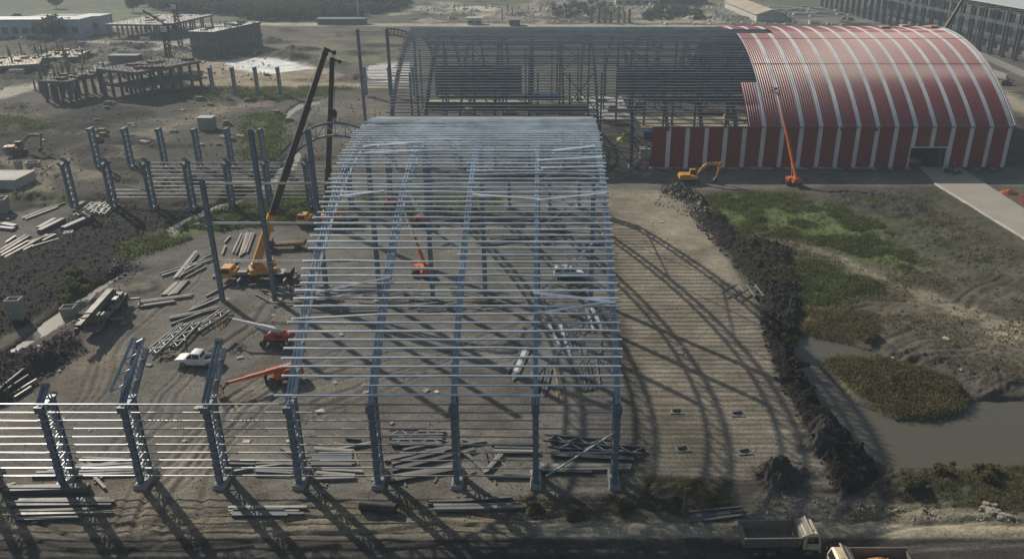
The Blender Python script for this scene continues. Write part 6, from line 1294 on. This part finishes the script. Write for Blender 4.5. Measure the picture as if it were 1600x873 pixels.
# big steel hall at the right
t = thing('steel_hall', 'huge dark open sided steel hall with pale roof in the upper right corner', 'hall', (200, 352, 0))
b = MB(); b.ibeam((0, 0, 0), (0, 0, 19), 1.3, 2.4, .12, (0, 1, 0)); b.box(-1.2, 1.2, -1.5, 1.5, 0, .6); hc = b.mesh('column', 'dark_steel')
b = MB(); b.bar((0, 0, 19), (0, 0, 22), .7, 1.0); b.bar((0, 0, 14), (1.2, 0, 14), .7, .7)
for i in range(-6, 26):
    y = i*10.3; o = place('column', hc, t, (0, y, 0)); o = place('column', hc, t, (36, y, 0))
for z, wd, hg in ((13.8, .9, 1.6), (18.6, .5, .6), (8.5, .25, .3)):
    for x in (0, 36): b = MB(); b.bar((x, -62, z), (x, 262, z), wd, hg); b.obj('crane_beam', 'dark_steel', t)
for i in range(-6, 26):
    y = i*10.3; b = MB()
    for z in (18.8, 20.6): b.bar((0, y, z), (36, y, z+.0), .3, .35)
    for j in range(12): x = 3*j; b.bar((x, y, 18.8 if j % 2 else 20.6), (x+3, y, 20.6 if j % 2 else 18.8), .18)
    b.obj('roof_truss', 'dark_steel', t)
for i in range(0, 26, 3):
    y = i*10.3; b = MB(); b.bar((0, y, 1), (0, y+10.3, 13), .25); b.bar((0, y+10.3, 1), (0, y, 13), .25); b.obj('brace', 'dark_steel', t)
b = MB(); b.box(-1.2, 37, -62, 44, 20.9, 21.2); b.obj('roof', 'white_roof', t)
for i in range(-5, 25, 2):
    b = MB(); b.box(-.2, .2, i*10.3, i*10.3+.4, 14.5, 20.8); b.box(-.25, .25, i*10.3+5, i*10.3+5.3, 14.5, 20.8); b.obj('wall_post', 'stored_steel', t)
low_store('machine_base', 212, 226, 330, 520, 3, 'long pale base running down the middle of the big dark hall', 'dark_concrete', 'dark_concrete', 'base', 20)
P_ = at_depth(1485, 52, 300); Q_ = at_depth(1512, -8, 300); b = MB(); b.bar((0, 0, 0), ((Q_[0]-P_[0])*1.5, 0, (Q_[2]-P_[2])*1.5), 1.3, 1.3, taper=.7)
ct = thing('crawler_crane', 'dark crane boom rising behind the red roof near the big hall', 'crane', (P_[0]-9, 300, 0)); b0 = MB(); b0.box(-4, 4, -3, -1.8, 0, 1.2); b0.box(-4, 4, 1.8, 3, 0, 1.2); b0.box(-4, 3, -1.8, 1.8, 1.0, 3.6); b0.obj('body', 'olive_paint', ct)
b1 = MB(); b1.bar((0, 0, 3), (9+(Q_[0]-P_[0])*1.3, 0, P_[2]+(Q_[2]-P_[2])*1.3), 1.3, 1.3, taper=.6); b1.obj('boom', 'boom_dark', ct)
# rows of short pale piles beside the hall
pl = MB(); pl.tube((0, 0, -.5), (0, 0, 2.0), .55, 8); pm_ = pl.mesh('concrete_pile', 'pale_concrete'); pl2 = MB(); pl2.tube((0, 0, -.5), (0, 0, 4.5), .6, 8); pm2 = pl2.mesh('concrete_pile', 'pale_concrete')
for i in range(26):
    x, y = gp(1528+i*3.0, 88+i*1.35); tag(place('concrete_pile', pm_, None, (x, y, 0)), 'short pale pile in the long row right of the red roof', 'concrete pile', 'long row of pale piles beside the dark hall')
for i in range(10):
    x, y = gp(1548+i*2.6, 117+i*.9); tag(place('concrete_pile', pm_, None, (x, y, 0)), 'short pale pile in the lower short row right of the red roof', 'concrete pile', 'short row of pale piles')
for i in range(9):
    x, y = gp(1113+i*3, 27+i*.9+(i % 2)*2); tag(place('concrete_pile', pm2, None, (x, y, 0)), 'pale upright pile in the cluster beyond the red roof corner', 'concrete pile', 'cluster of upright piles at the top right')
for i in range(24):
    x, y = gp(1216+rb.uniform(0, 62), 16+rb.uniform(-4, 8)); a = rb.uniform(-.3, .3); b = MB(); b.tube((-4, 0, .6), (4, 0, .6), .6, 8); tag(b.obj('pipe', 'pale_concrete', None, (x, y, 0), a), 'white pipe lying in the store yard above the red roof', 'pipe', 'white pipes in the store yard')
for i in range(7):
    x, y = gp(924+i*10+rb.uniform(-2, 2), 36); b = MB(); b.box(-.7, .7, -.7, .7, 0, 7+rb.uniform(-1, 3)); b.box(-1, 1, -1, 1, 0, 1); tag(b.obj('brick_pillar', 'timber', None, (x, y, 0)), 'tan pillar in the row behind the crest of the bare frame', 'pillar', 'tan pillars behind the bare frame')
# thin masts
for (px, py, pt, lb) in ((561, 36, 0, 'thin pale mast by the far road near the woodland'), (973, 40, 2, 'thin mast behind the middle of the bare frame')):
    X, Y = gp(px, py); H = at_depth(px, pt, Y)[2]; b = MB(); b.tube((0, 0, 0), (0, 0, H), .35, 6); mo = b.obj('mast', 'lacing', None, (X, Y, 0)); b = MB(); b.box(-.6, .6, -.5, .5, H*.55, H*.55+3); b.obj('antenna_box', 'lacing', mo); tag(mo, lb, 'mast')
# boxes, tarps and bits along the middle distance
def small(label, name, cat, px, py, w_, d_, h, m, m2=None, rz=0):
    X, Y = gp(px, py); t = thing(name, label, cat, (X, Y, gz(X, Y)), rz); b = MB(); b.box(-w_/2, w_/2, -d_/2, d_/2, -.3, h); b.obj('body', m, t); b = MB(); b.box(-w_/2-.15, w_/2+.15, -d_/2-.15, d_/2+.15, h, h+.12); b.obj('lid', m2 or m, t)
small('white cabin beside the front left end of the red wall', 'cabin', 'cabin', 1007, 248, 2.4, 2, 2.6, 'white_paint', 'white_roof')
heap('tarpaulin', 'yellow_tarp', gp(978, 219)[0], gp(978, 219)[1], 0, 2.6, 2.2, 2.2, 'yellow green tarpaulin heaped behind the right end of the near roof', 'tarpaulin', 4)
heap('tarpaulin', 'yellow_tarp', gp(1137, 185)[0], gp(1137, 185)[1], 0, 1.6, 1.6, 3.2, 'bright yellow cover inside the bare frame left of the red sheets', 'tarpaulin', 6)
small('white cabin on the verge of the tan road behind the ditch columns', 'cabin', 'cabin', 274, 138, 6, 4, 5, 'white_paint', 'white_roof')
small('pale box beside the middle row of free columns', 'crate', 'box', 325, 202, 4, 3, 3.4, 'concrete', 'pale_concrete')
small('dark grey container beside the diagonal road at the upper left', 'container', 'container', 198, 100, 12, 5, 3.5, 'dark_concrete', 'grey_roof')
small('white box on the dark spoil in the left distance', 'crate', 'box', 480, 246, 3, 2, 1, 'white_paint', 'white_roof') if 0 else None
b = MB(); X, Y = gp(1590, 322); b.box(-4, 12, -3, 3, 0, .6); tag(b.obj('sheet_stack', 'red_wall', None, (X+6, Y+1, 0), -.2), 'dark red stack of roof sheets at the right edge beyond the concrete road', 'sheet stack')
heap('tarpaulin', 'orange_paint', gp(1576, 302)[0], gp(1576, 302)[1], 0, 2.2, 1.2, 1.0, 'orange cover lying at the corner of the dark red sheet stack', 'tarpaulin', 8)
for i, (px, py) in enumerate([(1456, 22), (1463, 24), (1320, 32), (1328, 33), (1562, 131), (1570, 133)]):
    X, Y = gp(px, py); tt = thing('parked_car', ['small dark vehicle parked left of a pair before the big hall', 'small dark vehicle parked right of a pair before the big hall', 'small dark vehicle on the yard above the roof crest, left one', 'small dark vehicle on the yard above the roof crest, right one', 'left of two small vehicles beside the pale piles at the right', 'right of two small vehicles beside the pale piles at the right'][i], 'car', (X, Y, 0), .2, 'small dark parked vehicles')
    b = MB(); b.side([(-2.3, .5, 1.0), (2.3, .5, 1.0), (2.3, 1.1, 1.0), (1.0, 1.2, .95), (.5, 1.8, .8), (-1.8, 1.8, .8), (-2.3, 1.2, .95)]); b.obj('body', 'rust' if i > 3 else 'black_metal', tt); [[wheel(tt, x, s*.9, .4, .25, s) for s in (-1, 1)] for x in (-1.4, 1.4)]

# posts, crates and pallets that crowd the distant ground
b = MB(); b.bar((0, 0, -.3), (.1, 0, 4.2), .5); b.bar((.1, .1, 4.1), (.2, .1, 5.6), .12); b.bar((0, -.1, 4.1), (-.1, -.1, 5.3), .12); rc1 = b.mesh('rebar_column', 'dark_concrete')
b = MB(); b.box(-1.4, 1.4, -.9, .9, 0, .9); b.box(-1.1, .9, -.7, .6, .9, 1.5); b.box(-1.5, 1.5, -1, 1, 0, .15); cr1 = b.mesh('pallet', 'timber')
b = MB(); b.box(-2.2, 2.2, -1.1, 1.1, 0, 1.1); b.bar((-2.2, 0, 1.2), (2.2, 0, 1.2), .3, .3); cr2 = b.mesh('crate', 'pale_scrap')
b = MB(); 
for i in range(5): b.bar((-3, -.8+.4*i, .3+.2*(i % 2)), (3, -.75+.4*i, .3+.2*(i % 2)), .32)
cr3 = b.mesh('bar_bundle', 'rust')
def strew(n, x0, y0, x1, y1, name, me_, label, cat, group, smin=.7, smax=1.3):
    for i in range(n):
        X, Y = gp(rb.uniform(x0, x1), rb.uniform(y0, y1)); s = rb.uniform(smin, smax)
        o = place(name, me_, None, (X, Y, gz(X, Y)), rb.uniform(-.6, .6)); o.scale = (s, s, s*rb.uniform(.7, 1.3)); tag(o, label, cat, group)
strew(26, 0, 84, 135, 118, 'rebar_column', rc1, 'dark stub column with bare rebar among the low blocks at the left edge', 'stub column', 'stub columns by the low blocks')
strew(30, 55, 122, 170, 160, 'rebar_column', rc1, 'dark stub column with bare rebar left of the two storey frame', 'stub column', 'stub columns left of the two storey frame')
strew(14, 690, 14, 960, 34, 'rebar_column', rc1, 'stub column on the building ground far beyond the bare frame', 'stub column', 'far stub columns')
strew(22, 10, 60, 300, 130, 'crate', cr2, 'pale crate lying about the unfinished buildings at the upper left', 'crate', 'crates at the upper left')
strew(16, 640, 10, 1150, 34, 'crate', cr2, 'pale crate on the far ground beyond the bare frame', 'crate', 'crates on the far ground')
strew(16, 1220, 14, 1420, 40, 'crate', cr2, 'pale crate in the yard between the red roof and the dark hall', 'crate', 'crates before the dark hall')
strew(14, 30, 165, 420, 240, 'crate', cr2, 'small pale crate on the rough ground around the free columns', 'crate', 'crates around the free columns', .3, .6)
strew(18, 90, 120, 460, 250, 'pallet', cr1, 'loaded timber pallet on the rough ground left of the cranes', 'pallet', 'pallets in the left distance', .5, 1)
strew(12, 610, 150, 1000, 190, 'pallet', cr1, 'loaded pallet on the floor of the dark bare frame', 'pallet', 'pallets inside the bare frame')
strew(10, 640, 165, 1170, 195, 'bar_bundle', cr3, 'rusty bundle of bars on the floor of the dark bare frame', 'bar bundle', 'bar bundles inside the bare frame')
strew(12, 100, 66, 330, 126, 'bar_bundle', cr3, 'rusty bundle of bars among the unfinished buildings at the upper left', 'bar bundle', 'bar bundles at the upper left')

# ------------------------------------------------------------------ vegetation, clods and rubble (numpy for speed)
nr_ = np.random.default_rng(5)
def inpoly(px, py, poly):
    ins = np.zeros(px.shape, bool); n = len(poly)
    for i in range(n):
        (ax, ay), (bx, by) = poly[i], poly[(i+1) % n]
        ins ^= ((ay > py) != (by > py)) & (px < (bx-ax)*(py-ay)/(by-ay+1e-12)+ax)
    return ins
def pts_in(poly, n, dens=None):
    w_ = np.array([gp(x, y) for x, y in poly]); x0, y0 = w_.min(0); x1, y1 = w_.max(0); out = []
    X = nr_.uniform(x0, x1, n*6); Y = nr_.uniform(y0, y1, n*6); k = inpoly(X, Y, [tuple(p) for p in w_])
    X, Y = X[k], Y[k]
    c = fbm(X*.22, Y*.22, 21, 3) > (dens or .0); X, Y = X[c][:n], Y[c][:n]; return X, Y
def tuft_mesh(name, X, Y, size, leaves, mname, spread=.8, tall=1.0):
    Z = ground(X, Y, False); N = len(X); L = leaves
    cx = np.repeat(X, L) + nr_.normal(0, spread, N*L)*np.repeat(size, L); cy = np.repeat(Y, L) + nr_.normal(0, spread, N*L)*np.repeat(size, L)
    s = np.repeat(size, L)*nr_.uniform(.22, .55, N*L); cz = np.repeat(Z, L) + np.abs(nr_.normal(0, .5, N*L))*np.repeat(size, L)*tall*.7
    a = nr_.uniform(0, 6.28, N*L); t = nr_.uniform(.1, .9, N*L)
    dx, dy = np.cos(a)*s*.5, np.sin(a)*s*.5; ux, uy, uz = -np.sin(a)*s*.6*t, np.cos(a)*s*.6*t, s*tall*.8
    v = np.stack([np.stack([cx-dx, cy-dy, cz-.05], -1), np.stack([cx+dx, cy+dy, cz-.05], -1), np.stack([cx+ux*1.2, cy+uy*1.2, cz+uz], -1)], 1).reshape(-1, 3)
    me = np_mesh(name, v, np.arange(N*L*3).reshape(-1, 3), [MATS[mname]]); return me
def rock_mesh(name, X, Y, size, mname, sink=.2):
    Z = ground(X, Y, False); N = len(X)
    base = np.array([(1,0,0),(-1,0,0),(0,1,0),(0,-1,0),(0,0,1),(0,0,-1)], float); F = np.array([(0,2,4),(2,1,4),(1,3,4),(3,0,4),(2,0,5),(1,2,5),(3,1,5),(0,3,5)])
    v = base[None]*nr_.uniform(.5, 1.2, (N, 6, 1))*size[:, None, None] + nr_.normal(0, .18, (N, 6, 3))*size[:, None, None]
    v += np.stack([X, Y, Z+size*sink], -1)[:, None]; f = F[None]+6*np.arange(N)[:, None, None]
    return np_mesh(name, v.reshape(-1, 3), f.reshape(-1, 3), [MATS[mname]])
def stuff(name, me, label=None): o = place(name, me); tag(o, label, None, None, 'stuff'); return o
def veg(name, poly, n, s0, s1, leaves, m, dens=None, tall=1.0, label=None, cat=None):
    X, Y = pts_in(poly, n, dens); sz = nr_.uniform(s0, s1, len(X)); return stuff(name, tuft_mesh(name, X, Y, sz, leaves, m, .8, tall), label)
veg('grass', [(1100,308),(1180,300),(1290,318),(1370,340),(1420,385),(1430,425),(1330,405),(1240,375),(1150,365),(1115,345)], 7500, .15, .75, 7, 'leaf', .5, label='bright green grass covering the rise before the red wall')
veg('grass', [(1235,402),(1290,410),(1370,440),(1375,456),(1330,460),(1300,478),(1255,476)], 2400, .3, .7, 6, 'leaf', .3, label='bright green grass patch beside the black spoil ridge')
veg('scrub', [(1100,300),(1430,300),(1600,400),(1800,500),(1800,600),(1500,600),(1380,530),(1250,510),(1180,430)], 7000, .2, .7, 5, 'dry_leaf', .5, .8, label='dry low scrub scattered over the rough field at the right')
veg('scrub', [(1286,566),(1300,560),(1380,560),(1440,577),(1490,592),(1510,625),(1495,645),(1440,652),(1390,645),(1335,610)], 3600, .25, .6, 7, 'dry_leaf', None, label='olive scrub covering the islet in the muddy pond')
veg('scrub', [(1250,484),(1370,490),(1375,530),(1300,532),(1248,514)], 1500, .2, .6, 6, 'dry_leaf', .4, label='rusty dry scrub at the top of the pond')
veg('scrub', [(1400,745),(1500,735),(1600,728),(1750,740),(1750,800),(1480,795),(1380,775)], 2600, .15, .4, 6, 'dry_leaf', .35, label='dark scrub between the pond and the road')
veg('scrub', [(1010,750),(1150,750),(1165,800),(1060,812),(1000,790)], 700, .12, .35, 6, 'dry_leaf', .52, label='dark scrub at the lower end of the tan strip')
veg('grass', [(190,385),(240,368),(340,328),(480,300),(520,310),(480,345),(330,362),(240,392),(200,405)], 3600, .4, 1.0, 6, 'leaf', .4, label='green reeds along the ditch behind the crane')
veg('grass', [(380,180),(440,176),(450,220),(430,250),(375,250)], 1200, .5, 1.3, 6, 'leaf', .4, 1.2, label='green growth beside the narrow upper stream')
veg('grass', [(560,300),(640,290),(760,292),(800,330),(700,340),(590,335)], 2200, .3, .8, 5, 'leaf', .4, label='green grass behind the frame seen through the purlins')
veg('grass', [(300,137),(430,137),(560,138),(500,152),(380,160),(280,155)], 2200, .5, 1.4, 5, 'leaf', .45, label='weeds below the tan road in the left distance')
veg('grass', [(-10,182),(50,186),(80,200),(0,215)], 600, .5, 1.2, 5, 'leaf', .4, label='weeds at the left edge beyond the dark spoil')
veg('grass', [(1090,300),(1300,296),(1460,330),(1500,420),(1460,470),(1330,500),(1240,500),(1200,400),(1120,372)], 3600, .12, .5, 4, 'leaf', .5, label='loose sparse weeds round the edges of the grass field')
veg('scrub', [(1240,500),(1300,545),(1500,575),(1560,640),(1480,670),(1360,665),(1300,600),(1240,560)], 900, .1, .35, 5, 'dry_leaf', .5, .8, label='sparse stalks along the pond margin')
veg('scrub', [(380,770),(1010,775),(1300,790),(1640,800),(1640,816),(380,806)], 2600, .08, .3, 5, 'dry_leaf', .52, .8, label='dry weeds along the verge above the road')
# clods on the spoil ridges, gravel over the yard
def clods(name, poly, n, s0, s1, m, label, dens=None):
    X, Y = pts_in(poly, n, dens); sz = s0 + (s1-s0)*nr_.power(.35, len(X)) if False else s0*(s1/s0)**nr_.uniform(0, 1, len(X))**2.2; stuff(name, rock_mesh(name, X, Y, sz, m), label)
RIDGE = strip([(1035,292),(1075,305),(1105,340),(1150,385),(1205,415),(1222,470),(1222,530),(1232,580),(1270,640),(1310,700),(1345,765)], [20,28,44,48,90,80,60,48,56,72,86])
clods('clods', RIDGE, 9000, .04, .34, 'clod', 'black clods of spoil heaped along the ridge')
clods('clods', ell(1222, 744, 44, 28), 1200, .03, .12, 'clod', 'dark clods on the small mound by the road')
clods('clods', [(150,300),(240,330),(330,320),(200,380),(190,402),(230,420),(100,470),(20,520),(-100,560),(-100,430),(0,400),(60,380),(120,330)], 6000, .05, .34, 'clod', 'black clods over the spoil bank at the left')
clods('clods', [(0,560),(110,520),(140,550),(60,600),(0,640),(-60,660),(-60,600)], 2600, .05, .3, 'clod', 'black clods on the bank below the ditch water')
clods('gravel', [(205,410),(330,365),(560,345),(960,300),(1000,760),(900,830),(-100,830),(-100,690),(0,640),(130,560),(185,470)], 16000, .03, .13, 'concrete', 'gravel and crumbs strewn over the yard')
clods('gravel', [(948,292),(1070,296),(1108,340),(1170,452),(1225,600),(1300,760),(1010,742),(965,430)], 4000, .03, .12, 'rock', 'small stones on the tan strip')
clods('rubble', [(1040,292),(1090,300),(1120,345),(1080,340),(1020,320)], 700, .08, .35, 'rock', 'pale rubble at the head of the ridge')
clods('rubble', [(200,380),(240,395),(215,425),(120,540),(60,570),(40,560),(130,480)], 900, .08, .3, 'rock', 'pale rubble along the ditch edge')
clods('rubble', [(1180,770),(1400,788),(1600,800),(1600,815),(1180,812)], 600, .04, .22, 'rock', 'stones along the roadside below the pond')
clods('clods', [(1100,300),(1440,300),(1600,400),(1700,470),(1700,620),(1500,600),(1380,530),(1300,480)], 4500, .04, .26, 'soil_clod', 'dark clods over the rough field')
clods('clods', [(-10,160),(600,150),(600,300),(400,340),(100,300),(-10,330)], 4000, .06, .4, 'soil_clod', 'clods over the rough ground in the left distance')
clods('rubble', [(-10,60),(420,70),(430,130),(-10,140)], 1100, .2, .9, 'pale_scrap', 'pale building rubble among the unfinished frames at the left')
clods('rubble', [(640,10),(1200,6),(1300,40),(700,38)], 900, .3, 1.6, 'pale_scrap', 'pale rubble on the far building ground')
for i, (px, py) in enumerate([(1536,792),(1544,796),(1551,794),(1556,800),(1560,797),(1548,801),(1566,803),(1571,812),(1563,808),(1575,806),(1540,788),(1553,790)]):
    x, y = gp(px, py); X = np.array([0.]); b = MB(); s = rb.uniform(.28, .5); n_ = 7
    vs = [(s*rb.uniform(.7, 1.1)*math.cos(6.28*k/n_), s*rb.uniform(.6, 1)*math.sin(6.28*k/n_), 0) for k in range(n_)] + [(s*.7*rb.uniform(.6, 1.1)*math.cos(6.28*k/n_), s*.7*math.sin(6.28*k/n_), s*rb.uniform(.5, .8)) for k in range(n_)]
    b.add(vs, [(k, (k+1) % n_, n_+(k+1) % n_, n_+k) for k in range(n_)] + [tuple(range(n_, 2*n_))]); tag(b.obj('boulder', 'rock', None, (x, y, gz(x, y)-.05), rb.uniform(0, 3)), 'pale broken boulder in the heap beside the road at the lower right', 'boulder', 'pale boulders by the road')
# far fields and woodland
def blob_leaves(cx, cy, cz, rx, rz, n):
    d = nr_.normal(0, 1, (n, 3)); d /= np.linalg.norm(d, axis=1)[:, None]; r = nr_.uniform(.45, 1.05, n)**.6
    return np.stack([cx+d[:,0]*r*rx, cy+d[:,1]*r*rx, cz+d[:,2]*r*rz], -1)
def leaves_mesh(name, P, s, m):
    N = len(P); a = nr_.normal(0, 1, (N, 3)); a /= np.linalg.norm(a, axis=1)[:, None]; b_ = nr_.normal(0, 1, (N, 3)); b_ -= (a*b_).sum(1)[:, None]*a; b_ /= np.linalg.norm(b_, axis=1)[:, None]
    s = s*nr_.uniform(.6, 1.4, N)[:, None]; v = np.stack([P-a*s, P+a*s, P+b_*s*1.5], 1).reshape(-1, 3); return np_mesh(name, v, np.arange(3*N).reshape(-1, 3), [MATS[m]])
def woods(poly, n, label, s=1.0, thr=None):
    X, Y = pts_in(poly, n, thr); P = []
    for x, y in zip(X, Y):
        r = nr_.uniform(3.0, 6.0)*s
        for k in range(3): P.append(blob_leaves(x+nr_.normal(0, r*.4), y+nr_.normal(0, r*.4), r*nr_.uniform(.6, 1.2), r*.7, r*.6, 60))
    stuff('woodland', leaves_mesh('woodland', np.concatenate(P), .75*s, 'far_leaf'), label)
woods([(225,-30),(640,-30),(630,8),(560,26),(420,34),(370,26),(330,24),(225,14)], 900, 'hazy dark woodland along the top left of the land', 1.1)
woods([(225,2),(640,2),(632,14),(590,24),(540,30),(420,35),(360,27),(300,22),(225,13)], 520, 'near edge of the hazy woodland at the top left', .8)
woods([(700,-30),(1240,-30),(1240,-4),(700,0)], 260, 'thin hazy woodland along the top middle')
woods([(-400,-30),(225,-30),(225,-4),(-400,2)], 160, 'scattered hazy trees at the top left edge', .9, .5)
woods([(1020,12),(1090,16),(1100,34),(1000,34)], 60, 'dark bushes beyond the crest of the bare frame', .5)
woods([(860,8),(960,6),(970,30),(870,28)], 50, 'dark bushes beside the pillars in the far middle', .5)
def tree(name, label, px, py, h, r, m='far_leaf', cat='tree', group=None):
    x, y = gp(px, py); t = thing(name, label, cat, (x, y, gz(x, y)-.1), 0, group); b = MB(); b.tube((0, 0, 0), (.1*r, 0, h*.6), .09*h*.35, 7, taper=.5)
    for k in range(5): a = k*1.3; b.tube((.05, 0, h*(.3+.05*k)), (math.cos(a)*r*.6, math.sin(a)*r*.6, h*(.55+.07*k)), .03*h*.4, 5, taper=.4)
    b.obj('trunk', 'bark', t); P = np.concatenate([blob_leaves(nr_.normal(0, r*.45), nr_.normal(0, r*.45), h*nr_.uniform(.45, .85), r*.5, r*.42, 130) for _ in range(9)])
    place('crown', leaves_mesh('crown', P, max(.16, r*.11), m), t)
tree('tree', 'round dark tree in front of the pale blue building', 84, 62, 11, 7.5)
for i, (px, py, h) in enumerate([(88, 14, 8), (208, 20, 9), (250, 12, 8), (26, 40, 6)]): tree('tree', ['lone tree on the hazy field near the top left', 'lone tree on the hazy field above the tower cranes', 'lone tree at the edge of the woodland', 'small tree behind the pale blue building'][i], px, py, h, h*.6, group='lone trees on the far field')
for i, (px, py, h, r) in enumerate([(122, 462, 3.0, 1.6), (104, 472, 1.6, 1.2), (120, 442, 2.0, 1.3)]): tree('shrub', ['tallest green shrub beside the ditch pier', 'low green shrub just left of the ditch pier', 'green shrub above the ditch pier'][i], px, py, h, r, 'leaf', 'shrub', 'shrubs by the ditch')
for i, (px, py, h, r) in enumerate([(975, 795, 1.1, .9), (1234, 548, 1.3, 1.0), (1243, 578, .9, 1.0), (1490, 726, .6, .8), (1540, 745, .9, 1.2), (1470, 740, .6, .8), (1495, 612, .7, .8), (1355, 530, .8, 1.4), (1415, 765, .7, .9), (835, 800, .6, .9), (900, 806, .6, .8)]):
    tree('bush', ['dark bush on the verge right of the last column', 'dark bush at the top end of the narrow water', 'bush at the pond edge below the first one', 'small bush standing in the shallow lower pond', 'broad bush on the right bank below the pond', 'bush at the corner of the lower pond', 'small bush at the right tip of the islet', 'rusty dark bush above the pond', 'low bush on the roadside below the pond', 'low bush on the verge below the seventh column', 'low bush on the verge below the last column'][i], px, py, h, r, 'dry_leaf', 'bush', 'bushes around the pond and verge')
